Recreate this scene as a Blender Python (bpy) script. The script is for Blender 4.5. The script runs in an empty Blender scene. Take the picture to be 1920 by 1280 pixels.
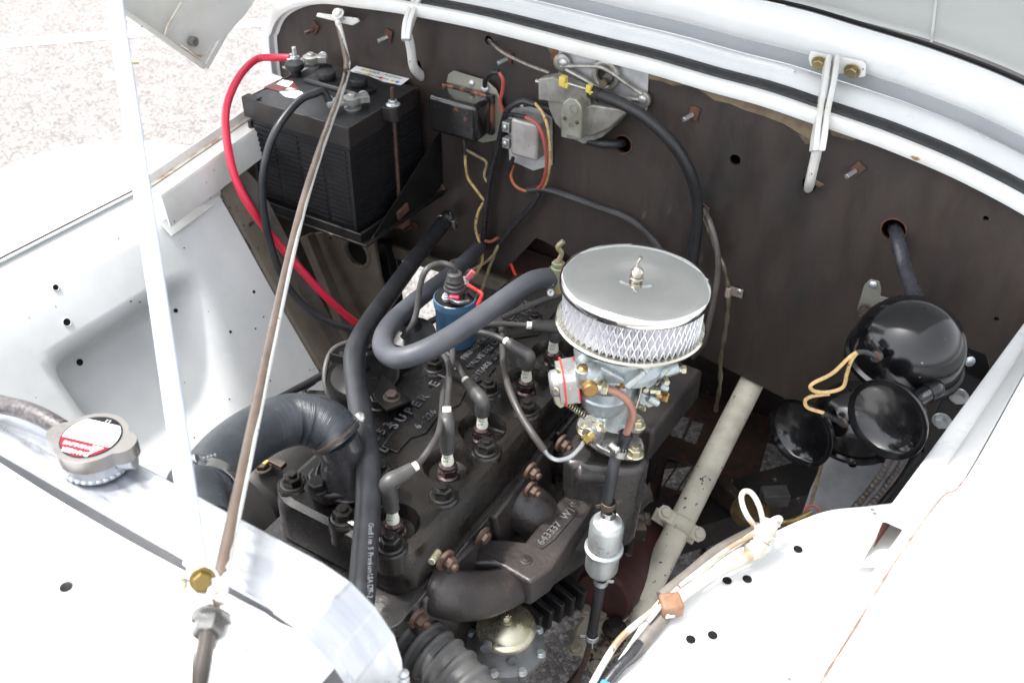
import bpy, bmesh, math, random
from mathutils import Vector, Matrix, geometry
random.seed(7)
C = bpy.context.scene.collection
scene = bpy.context.scene
V = Vector

# ---------------- camera, sky, sun, exposure ----------------
FPX, PITCH, YAW, ROLL = 1800.0, 37.0, 30.5, 1.0
CAM = V((0, 0, 1.72))
def cam_basis():
    p, y, r = map(math.radians, (PITCH, YAW, ROLL))
    f = V((-math.sin(y)*math.cos(p), math.cos(y)*math.cos(p), -math.sin(p)))
    rt = V((math.cos(y), math.sin(y), 0)); up = rt.cross(f)
    return rt*math.cos(r)+up*math.sin(r), up*math.cos(r)-rt*math.sin(r), f
CR, CU, CF = cam_basis()
cd = bpy.data.cameras.new('camera'); cam = bpy.data.objects.new('camera', cd); C.objects.link(cam)
cam.matrix_world = Matrix(((CR.x, CU.x, -CF.x, CAM.x), (CR.y, CU.y, -CF.y, CAM.y), (CR.z, CU.z, -CF.z, CAM.z), (0, 0, 0, 1)))
cd.sensor_width = 36; cd.lens = 36*FPX/1920; cd.clip_start = .05; cd.clip_end = 300
cd.dof.use_dof = True; cd.dof.focus_distance = 1.42; cd.dof.aperture_fstop = 7.0
scene.camera = cam

SUN_EL, SUN_AZ = math.radians(67), math.radians(-114)      # azimuth measured from +Y towards +X
sdir = V((math.sin(SUN_AZ)*math.cos(SUN_EL), math.cos(SUN_AZ)*math.cos(SUN_EL), math.sin(SUN_EL)))
w = bpy.data.worlds.new("World"); scene.world = w; w.use_nodes = True
nt = w.node_tree; bg = nt.nodes['Background']
sky = nt.nodes.new('ShaderNodeTexSky'); sky.sky_type = 'NISHITA'; sky.sun_disc = False
sky.sun_elevation = SUN_EL; sky.sun_rotation = SUN_AZ; sky.air_density = 1.0; sky.dust_density = 3.0; sky.ozone_density = 1.0
hs = nt.nodes.new('ShaderNodeHueSaturation'); hs.inputs['Saturation'].default_value = .20
nt.links.new(sky.outputs[0], hs.inputs['Color']); nt.links.new(hs.outputs[0], bg.inputs['Color'])
bg.inputs['Strength'].default_value = .15
ld = bpy.data.lights.new('sun', 'SUN'); ld.energy = 1.45; ld.angle = math.radians(4); ld.color = (1, .97, .92)
sun = bpy.data.objects.new('sun', ld); C.objects.link(sun); sun.rotation_euler = sdir.to_track_quat('Z', 'Y').to_euler(); sun.location = (-3, 0, 6)
scene.view_settings.view_transform = 'Standard'; scene.view_settings.look = 'None'; scene.view_settings.gamma = 1
scene.view_settings.exposure = 2.08
scene.render.engine = 'CYCLES'

# a pixel of the photograph laid on a plane of the place
def ray(px, py): return CF + CR*((px-960)/FPX) - CU*((py-640)/FPX)
def hit(px, py, ax, v):
    d = ray(px, py); return CAM + d*((v-CAM[ax])/d[ax])
def Z(px, py, v): return hit(px, py, 2, v)
def Y(px, py, v): return hit(px, py, 1, v)
def X(px, py, v): return hit(px, py, 0, v)
def PL(px, py, o, n):
    d = ray(px, py); o = V(o); n = V(n); return CAM + d*((o-CAM).dot(n)/d.dot(n))

# ---------------- materials ----------------
MATS = {}
def mat(name, c, r=.5, m=0., c2=None, ns=12., lo=.42, hi=.62, bump=0., bs=250., rv=.12, coat=0., speck=None, sp=(.66, .7), sps=60., stretch=None, spec=.5, det=6):
    if name in MATS: return MATS[name]
    a = bpy.data.materials.new(name); a.use_nodes = True; t = a.node_tree; N = t.nodes; L = t.links
    b = N['Principled BSDF']; b.inputs['Metallic'].default_value = m; b.inputs['Roughness'].default_value = r
    b.inputs['Coat Weight'].default_value = coat; b.inputs['Coat Roughness'].default_value = .12; b.inputs['Specular IOR Level'].default_value = spec
    tc = N.new('ShaderNodeTexCoord'); mp = N.new('ShaderNodeMapping'); L.new(tc.outputs['Object'], mp.inputs[0])
    if stretch: mp.inputs['Scale'].default_value = stretch
    def noise(s, d=det, ro=.6):
        n = N.new('ShaderNodeTexNoise'); n.inputs['Scale'].default_value = s; n.inputs['Detail'].default_value = d; n.inputs['Roughness'].default_value = ro
        L.new(mp.outputs[0], n.inputs['Vector']); return n
    def ramp(src, p0, p1, a0, a1):
        q = N.new('ShaderNodeValToRGB'); e = q.color_ramp.elements; e[0].position = p0; e[1].position = p1
        e[0].color = a0; e[1].color = a1; L.new(src, q.inputs[0]); return q
    n1 = noise(ns); col = ramp(n1.outputs[0], lo, hi, (*c, 1), (*(c2 or [x*.82 for x in c]), 1)).outputs[0]
    if speck:
        n2 = noise(sps, 3, .5); k = ramp(n2.outputs[0], sp[0], sp[1], (0, 0, 0, 1), (1, 1, 1, 1))
        mx = N.new('ShaderNodeMix'); mx.data_type = 'RGBA'; L.new(k.outputs[0], mx.inputs[0]); L.new(col, mx.inputs[6]); mx.inputs[7].default_value = (*speck, 1); col = mx.outputs[2]
    L.new(col, b.inputs['Base Color'])
    if rv:
        n3 = noise(ns*2.3); k = N.new('ShaderNodeMapRange'); L.new(n3.outputs[0], k.inputs[0]); k.inputs[1].default_value = .3; k.inputs[2].default_value = .7
        k.inputs[3].default_value = max(0.02, r-rv); k.inputs[4].default_value = min(1, r+rv); L.new(k.outputs[0], b.inputs['Roughness'])
    if bump:
        n4 = noise(bs, 4); u = N.new('ShaderNodeBump'); u.inputs['Strength'].default_value = bump; u.inputs['Distance'].default_value = .002
        L.new(n4.outputs[0], u.inputs['Height']); L.new(u.outputs[0], b.inputs['Normal'])
    MATS[name] = a; return a

WHITE = mat('white_paint', (.77, .78, .785), .32, c2=(.70, .715, .72), ns=5, coat=.3, rv=.08, speck=(.30, .24, .18), sp=(.77, .79), sps=70)
WHITE_IN = mat('white_paint_worn', (.70, .715, .715), .45, c2=(.62, .635, .635), ns=6, rv=.1, speck=(.20, .17, .13), sp=(.74, .76), sps=55, bump=.05, bs=30)
WHITE_CH = mat('white_paint_chipped', (.72, .73, .72), .4, c2=(.66, .65, .61), ns=14, speck=(.20, .13, .08), sp=(.71, .73), sps=80)
CREAM = mat('cream_dirty_paint', (.78, .74, .62), .42, c2=(.45, .42, .35), ns=14, lo=.45, hi=.75, speck=(.05, .04, .03), sp=(.68, .70), sps=75)
GREYHOOD = mat('shaded_hood_grey', (.56, .58, .57), .5, c2=(.50, .52, .51), ns=3, rv=.05)  # grey base carries the shade on the hood underside
RUST = mat('rust', (.11, .045, .028), .85, c2=(.05, .028, .02), ns=60, bump=.4, bs=300)
RUSTW = mat('rust_stained_white', (.62, .58, .50), .6, c2=(.33, .19, .08), ns=26, lo=.48, hi=.68, bump=.1)
RUSTBR = mat('rusty_brown_steel', (.10, .058, .042), .5, m=.3, c2=(.05, .032, .026), ns=70, bump=.3)
BOARD = mat('fibre_board', (.052, .0385, .032), .5, c2=(.018, .0165, .0165), ns=5.5, lo=.32, hi=.72, bump=.18, bs=120, rv=.18, stretch=(1.8, 1, .6), speck=(.075, .062, .05), sp=(.70, .78), sps=18)
PAPER = mat('bare_brown_board', (.19, .145, .095), .85, c2=(.13, .10, .068), ns=30, bump=.2)
RUBBER = mat('black_rubber', (.012, .012, .014), .5, c2=(.018, .018, .02), ns=30, bump=.05)
HOSE = mat('hose_rubber', (.013, .014, .017), .40, c2=(.024, .025, .030), ns=18, rv=.08, bump=.04, speck=(.10, .10, .11), sp=(.72, .78), sps=90)
HOSEL = mat('hose_rubber_pale', (.052, .055, .066), .52, c2=(.075, .078, .090), ns=14, rv=.06, bump=.03)
CAST = mat('black_cast_iron', (.0045, .004, .004), .25, c2=(.014, .0115, .0095), ns=9, bump=.16, bs=380, rv=.10, spec=.5, speck=(.06, .055, .05), sp=(.755, .78), sps=150)
CASTG = mat('grey_cast_iron', (.020, .0175, .018), .38, c2=(.033, .027, .025), ns=12, bump=.45, bs=150, rv=.12, speck=(.075, .045, .035), sp=(.68, .80), sps=30)
BLACKP = mat('black_gloss_paint', (.003, .003, .004), .14, c2=(.006, .006, .007), ns=10, rv=.05, spec=.55, speck=(.22, .22, .21), sp=(.755, .77), sps=80)
BLACKM = mat('black_satin_paint', (.009, .009, .0095), .42, c2=(.014, .013, .0125), ns=20, bump=.08, spec=.15, speck=(.12, .09, .07), sp=(.72, .75), sps=60)
PLASTIC = mat('black_plastic', (.0095, .010, .012), .4, c2=(.013, .0135, .015), ns=25, rv=.08)
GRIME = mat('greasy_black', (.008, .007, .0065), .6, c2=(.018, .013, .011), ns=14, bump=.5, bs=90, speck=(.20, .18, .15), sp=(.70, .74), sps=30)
DARKST = mat('dark_steel', (.05, .045, .042), .5, m=.5, c2=(.10, .07, .05), ns=30, bump=.15)
STEEL = mat('bright_steel', (.55, .55, .54), .3, m=1, c2=(.42, .42, .41), ns=30, rv=.1)
ZINC = mat('zinc_plated', (.60, .63, .64), .38, m=.8, c2=(.50, .53, .55), ns=20, rv=.1)
ALU = mat('brushed_aluminium', (.50, .52, .55), .36, m=.85, c2=(.42, .44, .48), ns=9, rv=.12, bump=.04, bs=500, stretch=(1, 6, 1))
ALUC = mat('cast_aluminium', (.52, .53, .53), .36, m=.75, c2=(.36, .35, .34), ns=20, rv=.12, bump=.15, bs=300)
DIECAST = mat('diecast_grey_blue', (.44, .485, .49), .32, m=.5, c2=(.32, .36, .375), ns=22, rv=.1, bump=.12, bs=260)
POT = mat('dusty_pot_metal', (.33, .325, .30), .45, m=.5, c2=(.15, .135, .115), ns=26, lo=.4, hi=.68, bump=.15)
GALV = mat('galvanised_sheet', (.56, .56, .57), .45, m=.45, c2=(.44, .44, .45), ns=30, speck=(.30, .20, .12), sp=(.72, .76), sps=60)
CHROME = mat('chrome', (.78, .78, .77), .05, m=1, c2=(.70, .70, .69), ns=9, rv=.03, bump=.10, bs=14)
BRASS = mat('brass', (.50, .36, .13), .3, m=.9, c2=(.36, .25, .10), ns=30)
YZINC = mat('yellow_zinc', (.50, .47, .31), .28, m=.85, c2=(.54, .52, .42), ns=18, rv=.12)
GOLDBOLT = mat('gold_passivated_bolt', (.40, .33, .17), .35, m=.8, c2=(.25, .2, .12), ns=60)
COPPER = mat('pinkish_brown_pipe', (.33, .17, .13), .4, m=.25, c2=(.27, .13, .10), ns=20)
RED = mat('red_cable', (.62, .02, .06), .4, c2=(.54, .018, .05), ns=10, rv=.06)
REDW = mat('red_wire', (.42, .07, .05), .5, c2=(.32, .08, .06), ns=30)
REDB = mat('bright_red_wire', (.85, .05, .04), .4)
PINK = mat('red_terminal', (.85, .04, .10), .35)
YEL = mat('yellow_cloth_wire', (.55, .38, .16), .6, c2=(.34, .24, .10), ns=60, speck=(.05, .04, .03), sp=(.64, .66), sps=160)
TAN = mat('tan_cloth_wire', (.33, .26, .15), .7, c2=(.20, .15, .09), ns=60)
YPL = mat('yellow_plastic', (.65, .52, .10), .5)
BLUE = mat('blue_enamel', (.05, .115, .20), .35, c2=(.045, .10, .18), ns=14, rv=.05, coat=.2)
GREYP = mat('grey_relay_cover', (.40, .38, .37), .35, m=.3, c2=(.30, .285, .27), ns=26, rv=.1)
PORC = mat('white_porcelain', (.80, .78, .70), .3)
PLUGST = mat('purplish_plug_steel', (.085, .055, .055), .3, m=.6, c2=(.04, .025, .028), ns=60)
TANMET = mat('dirty_tan_metal', (.15, .13, .10), .6, c2=(.12, .10, .08), ns=14, bump=.2, speck=(.02, .018, .015), sp=(.66, .69), sps=26)
DIRT = mat('brown_dirt', (.17, .095, .04), .9, c2=(.09, .055, .03), ns=20, bump=.4)
MAROON = mat('maroon_oxide', (.06, .015, .014), .6, c2=(.035, .012, .012), ns=14, bump=.1)
OXRED = mat('red_oxide_primer', (.20, .06, .045), .7, c2=(.10, .035, .03), ns=20)
PLEAT = mat('white_filter_paper', (.80, .79, .82), .8, c2=(.68, .67, .70), ns=30, rv=0)
STICK = mat('white_sticker', (.82, .83, .84), .35, c2=(.75, .75, .76), ns=8)
STRED = mat('sticker_red', (.50, .010, .022), .5, spec=.1); STBLK = mat('sticker_black', (.008, .008, .01), .5, spec=.15); STYEL = mat('sticker_yellow', (.75, .58, .05), .4)
STBLU = mat('sticker_blue', (.06, .16, .45), .4); STMAR = mat('sticker_maroon', (.12, .02, .02), .4)
PRINT = mat('grey_print', (.16, .17, .18), .5); PRINTG = mat('green_print', (.10, .22, .12), .5)
GREENP = mat('green_tinged_brass', (.20, .25, .16), .5, m=.4, c2=(.3, .2, .12), ns=60)
FANBR = mat('brown_painted_fan', (.22, .11, .07), .5, c2=(.16, .08, .05), ns=16)
GRAVELM = None

# ---------------- mesh builder ----------------
def basis(ax):
    w_ = V(ax).normalized(); h = V((0, 0, 1)) if abs(w_.z) < .9 else V((1, 0, 0))
    u = h.cross(w_).normalized(); return u, w_.cross(u), w_
def smooth_path(p, k=6):
    p = [V(q) for q in p]
    if len(p) < 3 or k < 2: return p
    o = []
    q = [p[0]*2-p[1]] + p + [p[-1]*2-p[-2]]
    for i in range(1, len(q)-2):
        a, b, c, d = q[i-1:i+3]
        for j in range(k):
            t = j/k
            o.append(.5*((2*b)+(c-a)*t+(2*a-5*b+4*c-d)*t*t+(3*b-a-3*c+d)*t**3))
    o.append(p[-1]); return o
class MB:
    def __init__(s): s.v = []; s.f = []; s.mi = []; s.cur = 0
    def add(s, vs, fs):
        o = len(s.v); s.v += [V(x) for x in vs]
        for f in fs: s.f.append([i+o for i in f]); s.mi.append(s.cur)
        return s
    def box(s, c, d, R=None, tp=1.0):
        c = V(c); h = [x/2 for x in d]; vs = []
        for z in (-1, 1):
            k = tp if z > 0 else 1
            for x, y in ((-1, -1), (1, -1), (1, 1), (-1, 1)):
                q = V((x*h[0]*k, y*h[1]*k, z*h[2]))
                if R: q = R @ q
                vs.append(c+q)
        return s.add(vs, [(3, 2, 1, 0), (4, 5, 6, 7), (0, 1, 5, 4), (1, 2, 6, 5), (2, 3, 7, 6), (3, 0, 4, 7)])
    def bar(s, a, b, wd, th, side):
        a, b = V(a), V(b); w_ = (b-a).normalized(); u = V(side); u = (u-w_*u.dot(w_)).normalized(); t = w_.cross(u)
        R = Matrix((u, t, w_)).transposed(); return s.box((a+b)/2, (wd, th, (b-a).length), R)
    def lathe(s, o, ax, prof, n=28, cap=True, closed=False):
        u, v, w_ = basis(ax); o = V(o); vs = []; fs = []
        for r, h in prof:
            for i in range(n):
                a = 2*math.pi*i/n; vs.append(o+u*(r*math.cos(a))+v*(r*math.sin(a))+w_*h)
        m = len(prof)
        for j in range(m-1 if not closed else m):
            j2 = (j+1) % m
            for i in range(n):
                k = (i+1) % n; fs.append((j*n+i, j*n+k, j2*n+k, j2*n+i))
        if cap and not closed:
            fs.append(tuple(reversed(range(n)))); fs.append(tuple(range((m-1)*n, m*n)))
        return s.add(vs, fs)
    def cyl(s, a, b, r, r2=None, n=20):
        a, b = V(a), V(b); L = (b-a).length; r2 = r if r2 is None else r2; e = min(r, r2, L)*.12
        return s.lathe(a, b-a, [(r-e, 0), (r, e), (r2, L-e), (r2-e, L)], n)
    def hexa(s, a, ax, r, h, spin=0):
        u, v, w_ = basis(ax); a = V(a); vs = []; pr = [(r*.96, 0), (r, h*.08), (r, h*.85), (r*.86, h)]
        for q, z in pr:
            for i in range(6):
                t = math.pi*i/3+spin; vs.append(a+u*q*math.cos(t)+v*q*math.sin(t)+w_*z)
        fs = [(j*6+i, j*6+(i+1) % 6, j*6+6+(i+1) % 6, j*6+6+i) for j in range(3) for i in range(6)]
        return s.add(vs, fs+[(5, 4, 3, 2, 1, 0), tuple(range(18, 24))])
    def tube(s, pts, r, n=12, k=6, cap=True, flat=None):
        p = smooth_path(pts, k); m = len(p); vs = []; fs = []
        t0 = (p[1]-p[0]).normalized(); u, v, _ = basis(t0)
        for i, q in enumerate(p):
            t = (p[min(i+1, m-1)]-p[max(i-1, 0)]).normalized()
            u = (u-t*u.dot(t)).normalized(); v = t.cross(u)
            rr = r(i/(m-1)) if callable(r) else r
            for j in range(n):
                a = 2*math.pi*j/n; vs.append(q+u*rr*math.cos(a)+v*rr*math.sin(a)*(flat or 1))
        for i in range(m-1):
            for j in range(n):
                l = (j+1) % n; fs.append((i*n+j, i*n+l, i*n+n+l, i*n+n+j))
        if cap: fs += [tuple(reversed(range(n))), tuple(range((m-1)*n, m*n))]
        return s.add(vs, fs)
    def ring(s, o, ax, R, r, n=32, k=8, arc=(0, 360)):
        u, v, w_ = basis(ax); o = V(o); full = arc[1]-arc[0] >= 360; q = n if full else n+1
        vs = []; fs = []
        for i in range(q):
            a = math.radians(arc[0]+(arc[1]-arc[0])*i/n); d = u*math.cos(a)+v*math.sin(a)
            for j in range(k):
                b = 2*math.pi*j/k; vs.append(o+d*(R+r*math.cos(b))+w_*r*math.sin(b))
        for i in range(q if full else n):
            i2 = (i+1) % q
            for j in range(k): l = (j+1) % k; fs.append((i*k+j, i2*k+j, i2*k+l, i*k+l))
        return s.add(vs, fs)
    def plate(s, out, th, holes=()):
        """polygon (3D points, planar) with holes, thickness th (vector)"""
        th = V(th); loops = [[V(q) for q in out]]+[[V(q) for q in h] for h in holes]
        tri = geometry.tessellate_polygon(loops); allv = [q for l in loops for q in l]; n = len(allv)
        fs = [tuple(t) for t in tri]+[tuple(i+n for i in reversed(t)) for t in tri]; o = 0
        for l in loops:
            m = len(l)
            for i in range(m): j = (i+1) % m; fs.append((o+i, o+j, o+j+n, o+i+n))
            o += m
        return s.add(allv+[q+th for q in allv], fs)
    def grid(s, fn, nu, nv, th=None):
        vs = [V(fn(i/nu, j/nv)) for j in range(nv+1) for i in range(nu+1)]; a = nu+1; n = len(vs)
        fs = [(j*a+i, j*a+i+1, (j+1)*a+i+1, (j+1)*a+i) for j in range(nv) for i in range(nu)]
        if th is not None:
            th = V(th); vs += [q+th for q in vs]; fs += [tuple(x+n for x in reversed(f)) for f in fs]
            rim = [i for i in range(nu+1)]+[j*a+nu for j in range(1, nv+1)]+[nv*a+i for i in range(nu-1, -1, -1)]+[j*a for j in range(nv-1, 0, -1)]
            for i in range(len(rim)): p, q = rim[i], rim[(i+1) % len(rim)]; fs.append((p, q, q+n, p+n))
        return s.add(vs, fs)
    def sweep(s, path, prof, closed=True, caps=True):
        """path: list of (origin, u, v); prof: list of (a,b)"""
        m = len(prof); vs = [o+u*a+v*b for o, u, v in path for a, b in prof]; fs = []
        for i in range(len(path)-1):
            for j in range(m if closed else m-1): l = (j+1) % m; fs.append((i*m+j, i*m+l, i*m+m+l, i*m+m+j))
        if closed and caps: fs += [tuple(reversed(range(m))), tuple(range(len(vs)-m, len(vs)))]
        return s.add(vs, fs)
    def ball(s, c, r, n=20, m=12, ax=(0, 0, 1), sc=1.0, a0=0., a1=180.):
        pr = [(max(1e-5, r*math.sin(math.radians(a0+(a1-a0)*i/m))), -r*sc*math.cos(math.radians(a0+(a1-a0)*i/m))) for i in range(m+1)]
        return s.lathe(c, ax, pr, n)
    def text(s, txt, o, u, v, size, depth=.0006, align='LEFT', bold=0.):
        cu = bpy.data.curves.new('t', 'FONT'); cu.body = txt; cu.size = 1; cu.extrude = .0; cu.align_x = align; cu.offset = bold; cu.resolution_u = 2
        ob = bpy.data.objects.new('t', cu); C.objects.link(ob); dg = bpy.context.evaluated_depsgraph_get(); me = ob.evaluated_get(dg).to_mesh()
        u = V(u).normalized(); v = V(v); v = (v-u*v.dot(u)).normalized(); n = u.cross(v); o = V(o)
        vs = [o+u*q.co.x*size+v*q.co.y*size for q in me.vertices]; k = len(vs); pf = [tuple(p.vertices) for p in me.polygons]
        cnt = {}
        for f in pf:
            for i in range(len(f)): e = (f[i], f[(i+1) % len(f)]); cnt[e] = 1
        fs = [tuple(i+k for i in f) for f in pf]
        fs += [(a, b, b+k, a+k) for a, b in cnt if (b, a) not in cnt]
        s.add(vs+[q+n*depth for q in vs], fs)
        ob.to_mesh_clear() if hasattr(ob, 'to_mesh_clear') else None
        bpy.data.objects.remove(ob); bpy.data.curves.remove(cu); return s

WL = {}
def to_obj(name, mb, m, origin, bev=0, sharp=32, seg=2):
    me = bpy.data.meshes.new(name); me.from_pydata([q-origin for q in mb.v], [], mb.f)
    ms = m if isinstance(m, (list, tuple)) else [m]
    for x in ms: me.materials.append(x)
    if len(ms) > 1: me.polygons.foreach_set('material_index', mb.mi)
    bm = bmesh.new(); bm.from_mesh(me); bmesh.ops.recalc_face_normals(bm, faces=bm.faces); bm.to_mesh(me); bm.free()
    me.polygons.foreach_set('use_smooth', [True]*len(me.polygons)); me.set_sharp_from_angle(angle=math.radians(sharp))
    o = bpy.data.objects.new(name, me); C.objects.link(o)
    if bev:
        b = o.modifiers.new('bevel', 'BEVEL'); b.width = bev; b.segments = seg; b.limit_method = 'ANGLE'; b.angle_limit = math.radians(sharp); b.harden_normals = False
    return o
def thing(name, loc, label, cat, group=None):
    o = bpy.data.objects.new(name, None); C.objects.link(o); o.empty_display_size = .02; o.location = loc; WL[o.name] = V(loc)
    o['label'] = label; o['category'] = cat
    if group: o['group'] = group
    return o
def part(par, name, mb, m, bev=0, label=None, stuff=False, sharp=32, seg=2):
    lo = V([min(q[i] for q in mb.v) for i in range(3)]); hi = V([max(q[i] for q in mb.v) for i in range(3)]); org = (lo+hi)/2
    o = to_obj(name, mb, m, org, bev, sharp, seg); o.parent = par; o.location = org-WL[par.name]; WL[o.name] = org
    if label: o['label'] = label
    if stuff: o['kind'] = 'stuff'
    return o
def one(name, mb, m, label, cat, group=None, bev=0, kind=None, sharp=32):
    lo = V([min(q[i] for q in mb.v) for i in range(3)]); hi = V([max(q[i] for q in mb.v) for i in range(3)]); org = V(((lo.x+hi.x)/2, (lo.y+hi.y)/2, lo.z))
    o = to_obj(name, mb, m, org, bev, sharp); o.location = org; WL[o.name] = org
    if kind: o['kind'] = kind
    if label: o['label'] = label
    if cat: o['category'] = cat
    if group: o['group'] = group
    return o
# small hardware: one mesh of each kind, shared by all its copies (axis +Z, base at origin)
HW = {}
def hw_mesh(kind, m):
    k = kind+m.name
    if k in HW: return HW[k]
    b = MB(); O = V((0, 0, 0)); z = V((0, 0, 1))
    if kind == 'stud_nut': b.lathe(O, z, [(1.45, 0), (1.5, .12), (1.3, .28)], 20); b.hexa(V((0, 0, .25)), z, 1.12, 1.05); b.cyl(V((0, 0, 1.2)), V((0, 0, 1.75)), .6, n=14)
    if kind == 'bolt': b.lathe(O, z, [(1.35, 0), (1.4, .1), (1.3, .22)], 20); b.hexa(V((0, 0, .2)), z, 1, .75)
    if kind == 'flange_nut': b.lathe(O, z, [(1.55, 0), (1.6, .2), (1.1, .5)], 20); b.hexa(V((0, 0, .3)), z, 1, .9)
    if kind == 'long_nut': b.lathe(O, z, [(1.5, 0), (1.55, .5), (1.4, .6)], 20); b.hexa(V((0, 0, .55)), z, 1.05, 1.1); b.cyl(V((0, 0, 1.6)), V((0, 0, 2.3)), .62, n=14)
    if kind == 'screw':
        b.lathe(O, z, [(1, 0), (1, .2), (.8, .42), (.45, .56), (.001, .6)], 18, cap=False)
        b.box((0, 0, .56), (1.5, .16, .1))
    if kind == 'stub': b.cyl(O, V((0, 0, 1)), .16, n=10)
    o = to_obj(kind, b, m, V((0, 0, 0)), sharp=30); me = o.data; bpy.data.objects.remove(o); HW[k] = me; return me
def hw(par, name, kind, m, loc, ax=(0, 0, 1), size=.006, spin=0., label=None):
    o = bpy.data.objects.new(name, hw_mesh(kind, m)); C.objects.link(o); o.parent = par; loc = V(loc)
    o.location = loc-WL[par.name]; WL[o.name] = loc; q = V(ax).to_track_quat('Z', 'Y') @ Matrix.Rotation(spin, 3, 'Z').to_quaternion()
    o.rotation_mode = 'QUATERNION'; o.rotation_quaternion = q; o.scale = (size,)*3
    if label: o['label'] = label
    return o
def copy_tree(o, par=None, shift=V((0, 0, 0))):
    c = o.copy(); C.objects.link(c); c.parent = par
    if par is None: c.location = o.location+shift; WL[c.name] = WL[o.name]+shift
    else: WL[c.name] = WL[o.name]+shift
    for ch in list(o.children): copy_tree(ch, c, shift)
    return c
def circ(o, u, v, r, n=20, r2=None): return [V(o)+V(u)*r*math.cos(2*math.pi*i/n)+V(v)*(r2 or r)*math.sin(2*math.pi*i/n) for i in range(n)]
EX, EY, EZ = V((1, 0, 0)), V((0, 1, 0)), V((0, 0, 1))
ER = V((math.cos(math.radians(YAW)), math.sin(math.radians(YAW)), 0)); EF = V((-math.sin(math.radians(YAW)), math.cos(math.radians(YAW)), 0))
# ================= SETTING: ground =================
def ground_mat():
    a = bpy.data.materials.new('gravel_asphalt'); a.use_nodes = True; t = a.node_tree; N = t.nodes; L = t.links; b = N['Principled BSDF']; b.inputs['Roughness'].default_value = .85
    tc = N.new('ShaderNodeTexCoord')
    vo = N.new('ShaderNodeTexVoronoi'); vo.inputs['Scale'].default_value = 105; L.new(tc.outputs['Object'], vo.inputs['Vector'])
    v2 = N.new('ShaderNodeTexVoronoi'); v2.inputs['Scale'].default_value = 105; v2.feature = 'DISTANCE_TO_EDGE'; L.new(tc.outputs['Object'], v2.inputs['Vector'])
    no = N.new('ShaderNodeTexNoise'); no.inputs['Scale'].default_value = 9; no.inputs['Detail'].default_value = 8; L.new(tc.outputs['Object'], no.inputs['Vector'])
    sep = N.new('ShaderNodeSeparateColor'); L.new(vo.outputs['Color'], sep.inputs[0])
    r = N.new('ShaderNodeValToRGB'); e = r.color_ramp.elements; e[0].position = 0; e[0].color = (.12, .112, .108, 1); e[1].position = 1; e[1].color = (.33, .31, .30, 1)
    x = e.new(.5); x.color = (.22, .205, .198, 1); L.new(sep.outputs[0], r.inputs[0])
    r2 = N.new('ShaderNodeValToRGB'); r2.color_ramp.elements[0].position = 0; r2.color_ramp.elements[0].color = (.5, .49, .48, 1); r2.color_ramp.elements[1].position = .12; L.new(v2.outputs['Distance'], r2.inputs[0])
    m = N.new('ShaderNodeMix'); m.data_type = 'RGBA'; m.blend_type = 'MULTIPLY'; m.inputs[0].default_value = 1; L.new(r.outputs[0], m.inputs[6]); L.new(r2.outputs[0], m.inputs[7])
    r3 = N.new('ShaderNodeValToRGB'); r3.color_ramp.elements[0].position = .35; r3.color_ramp.elements[0].color = (.8, .8, .8, 1); r3.color_ramp.elements[1].position = .7; r3.color_ramp.elements[1].color = (1.1, 1.09, 1.08, 1); L.new(no.outputs[0], r3.inputs[0])
    m2 = N.new('ShaderNodeMix'); m2.data_type = 'RGBA'; m2.blend_type = 'MULTIPLY'; m2.inputs[0].default_value = 1; L.new(m.outputs[2], m2.inputs[6]); L.new(r3.outputs[0], m2.inputs[7])
    L.new(m2.outputs[2], b.inputs['Base Color'])
    bu = N.new('ShaderNodeBump'); bu.inputs['Strength'].default_value = .6; bu.inputs['Distance'].default_value = .006; L.new(v2.outputs['Distance'], bu.inputs['Height']); L.new(bu.outputs[0], b.inputs['Normal'])
    return a
GR = ground_mat()
b = MB(); b.grid(lambda u, v: (-40+80*u, -40+80*v, 0), 8, 8); one('ground', b, GR, None, None, kind='structure')
b = MB()
def strip(px0, px1, wd):
    a, c = Z(*px0, .004), Z(*px1, .004); d = (c-a).normalized(); n = V((-d.y, d.x, 0))*wd/2; b.add([a-n, c-n, c+n, a+n], [(0, 1, 2, 3)])
strip((-300, 108), (640, 30), .11)
one('painted_line', b, mat('road_paint', (.78, .78, .77), .7, c2=(.62, .62, .6), ns=40), None, None, kind='structure')
b = MB(); q = Z(246, 113, .008)
b.grid(lambda u, v: q+V((-.05+.10*u, .02*math.sin(math.pi*u)*(v-.5)*2, .006*math.sin(5*u)*v)), 8, 4); one('fallen_leaf', b, mat('yellow_leaf', (.5, .42, .12), .7), 'small yellow dry leaf lying on the gravel left of the prop rod', 'leaf')
# ================= FIREWALL =================
YB = 1.50
arch_px = [(517, 94), (520, 56), (537, 25), (575, 6), (625, 2), (681, 9), (744, 17), (800, 27), (900, 47), (1000, 72), (1110, 101), (1220, 129), (1335, 163), (1431, 189), (1522, 220), (1602, 247), (1671, 272), (1790, 322), (1920, 390)]
arch = [Y(a, c, YB) for a, c in arch_px]
arch += [V((.09, YB, .985)), V((.15, YB, .93)), V((.19, YB, .86)), V((.2, YB, .78))]
arch = [V((-1.497, YB, .70))]+arch
apath = smooth_path(arch, 5)
def arch_frames(y=0):
    fr = []
    for i, q in enumerate(apath):
        t = (apath[min(i+1, len(apath)-1)]-apath[max(i-1, 0)]).normalized(); fr.append((q, V((-t.z, 0, t.x)), V((0, 1, 0))))
    return fr
AF = arch_frames()
fw = thing('firewall', (-.7, YB, .5), 'dark brown fibre board firewall with stained streaks behind the engine', 'firewall')
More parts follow.
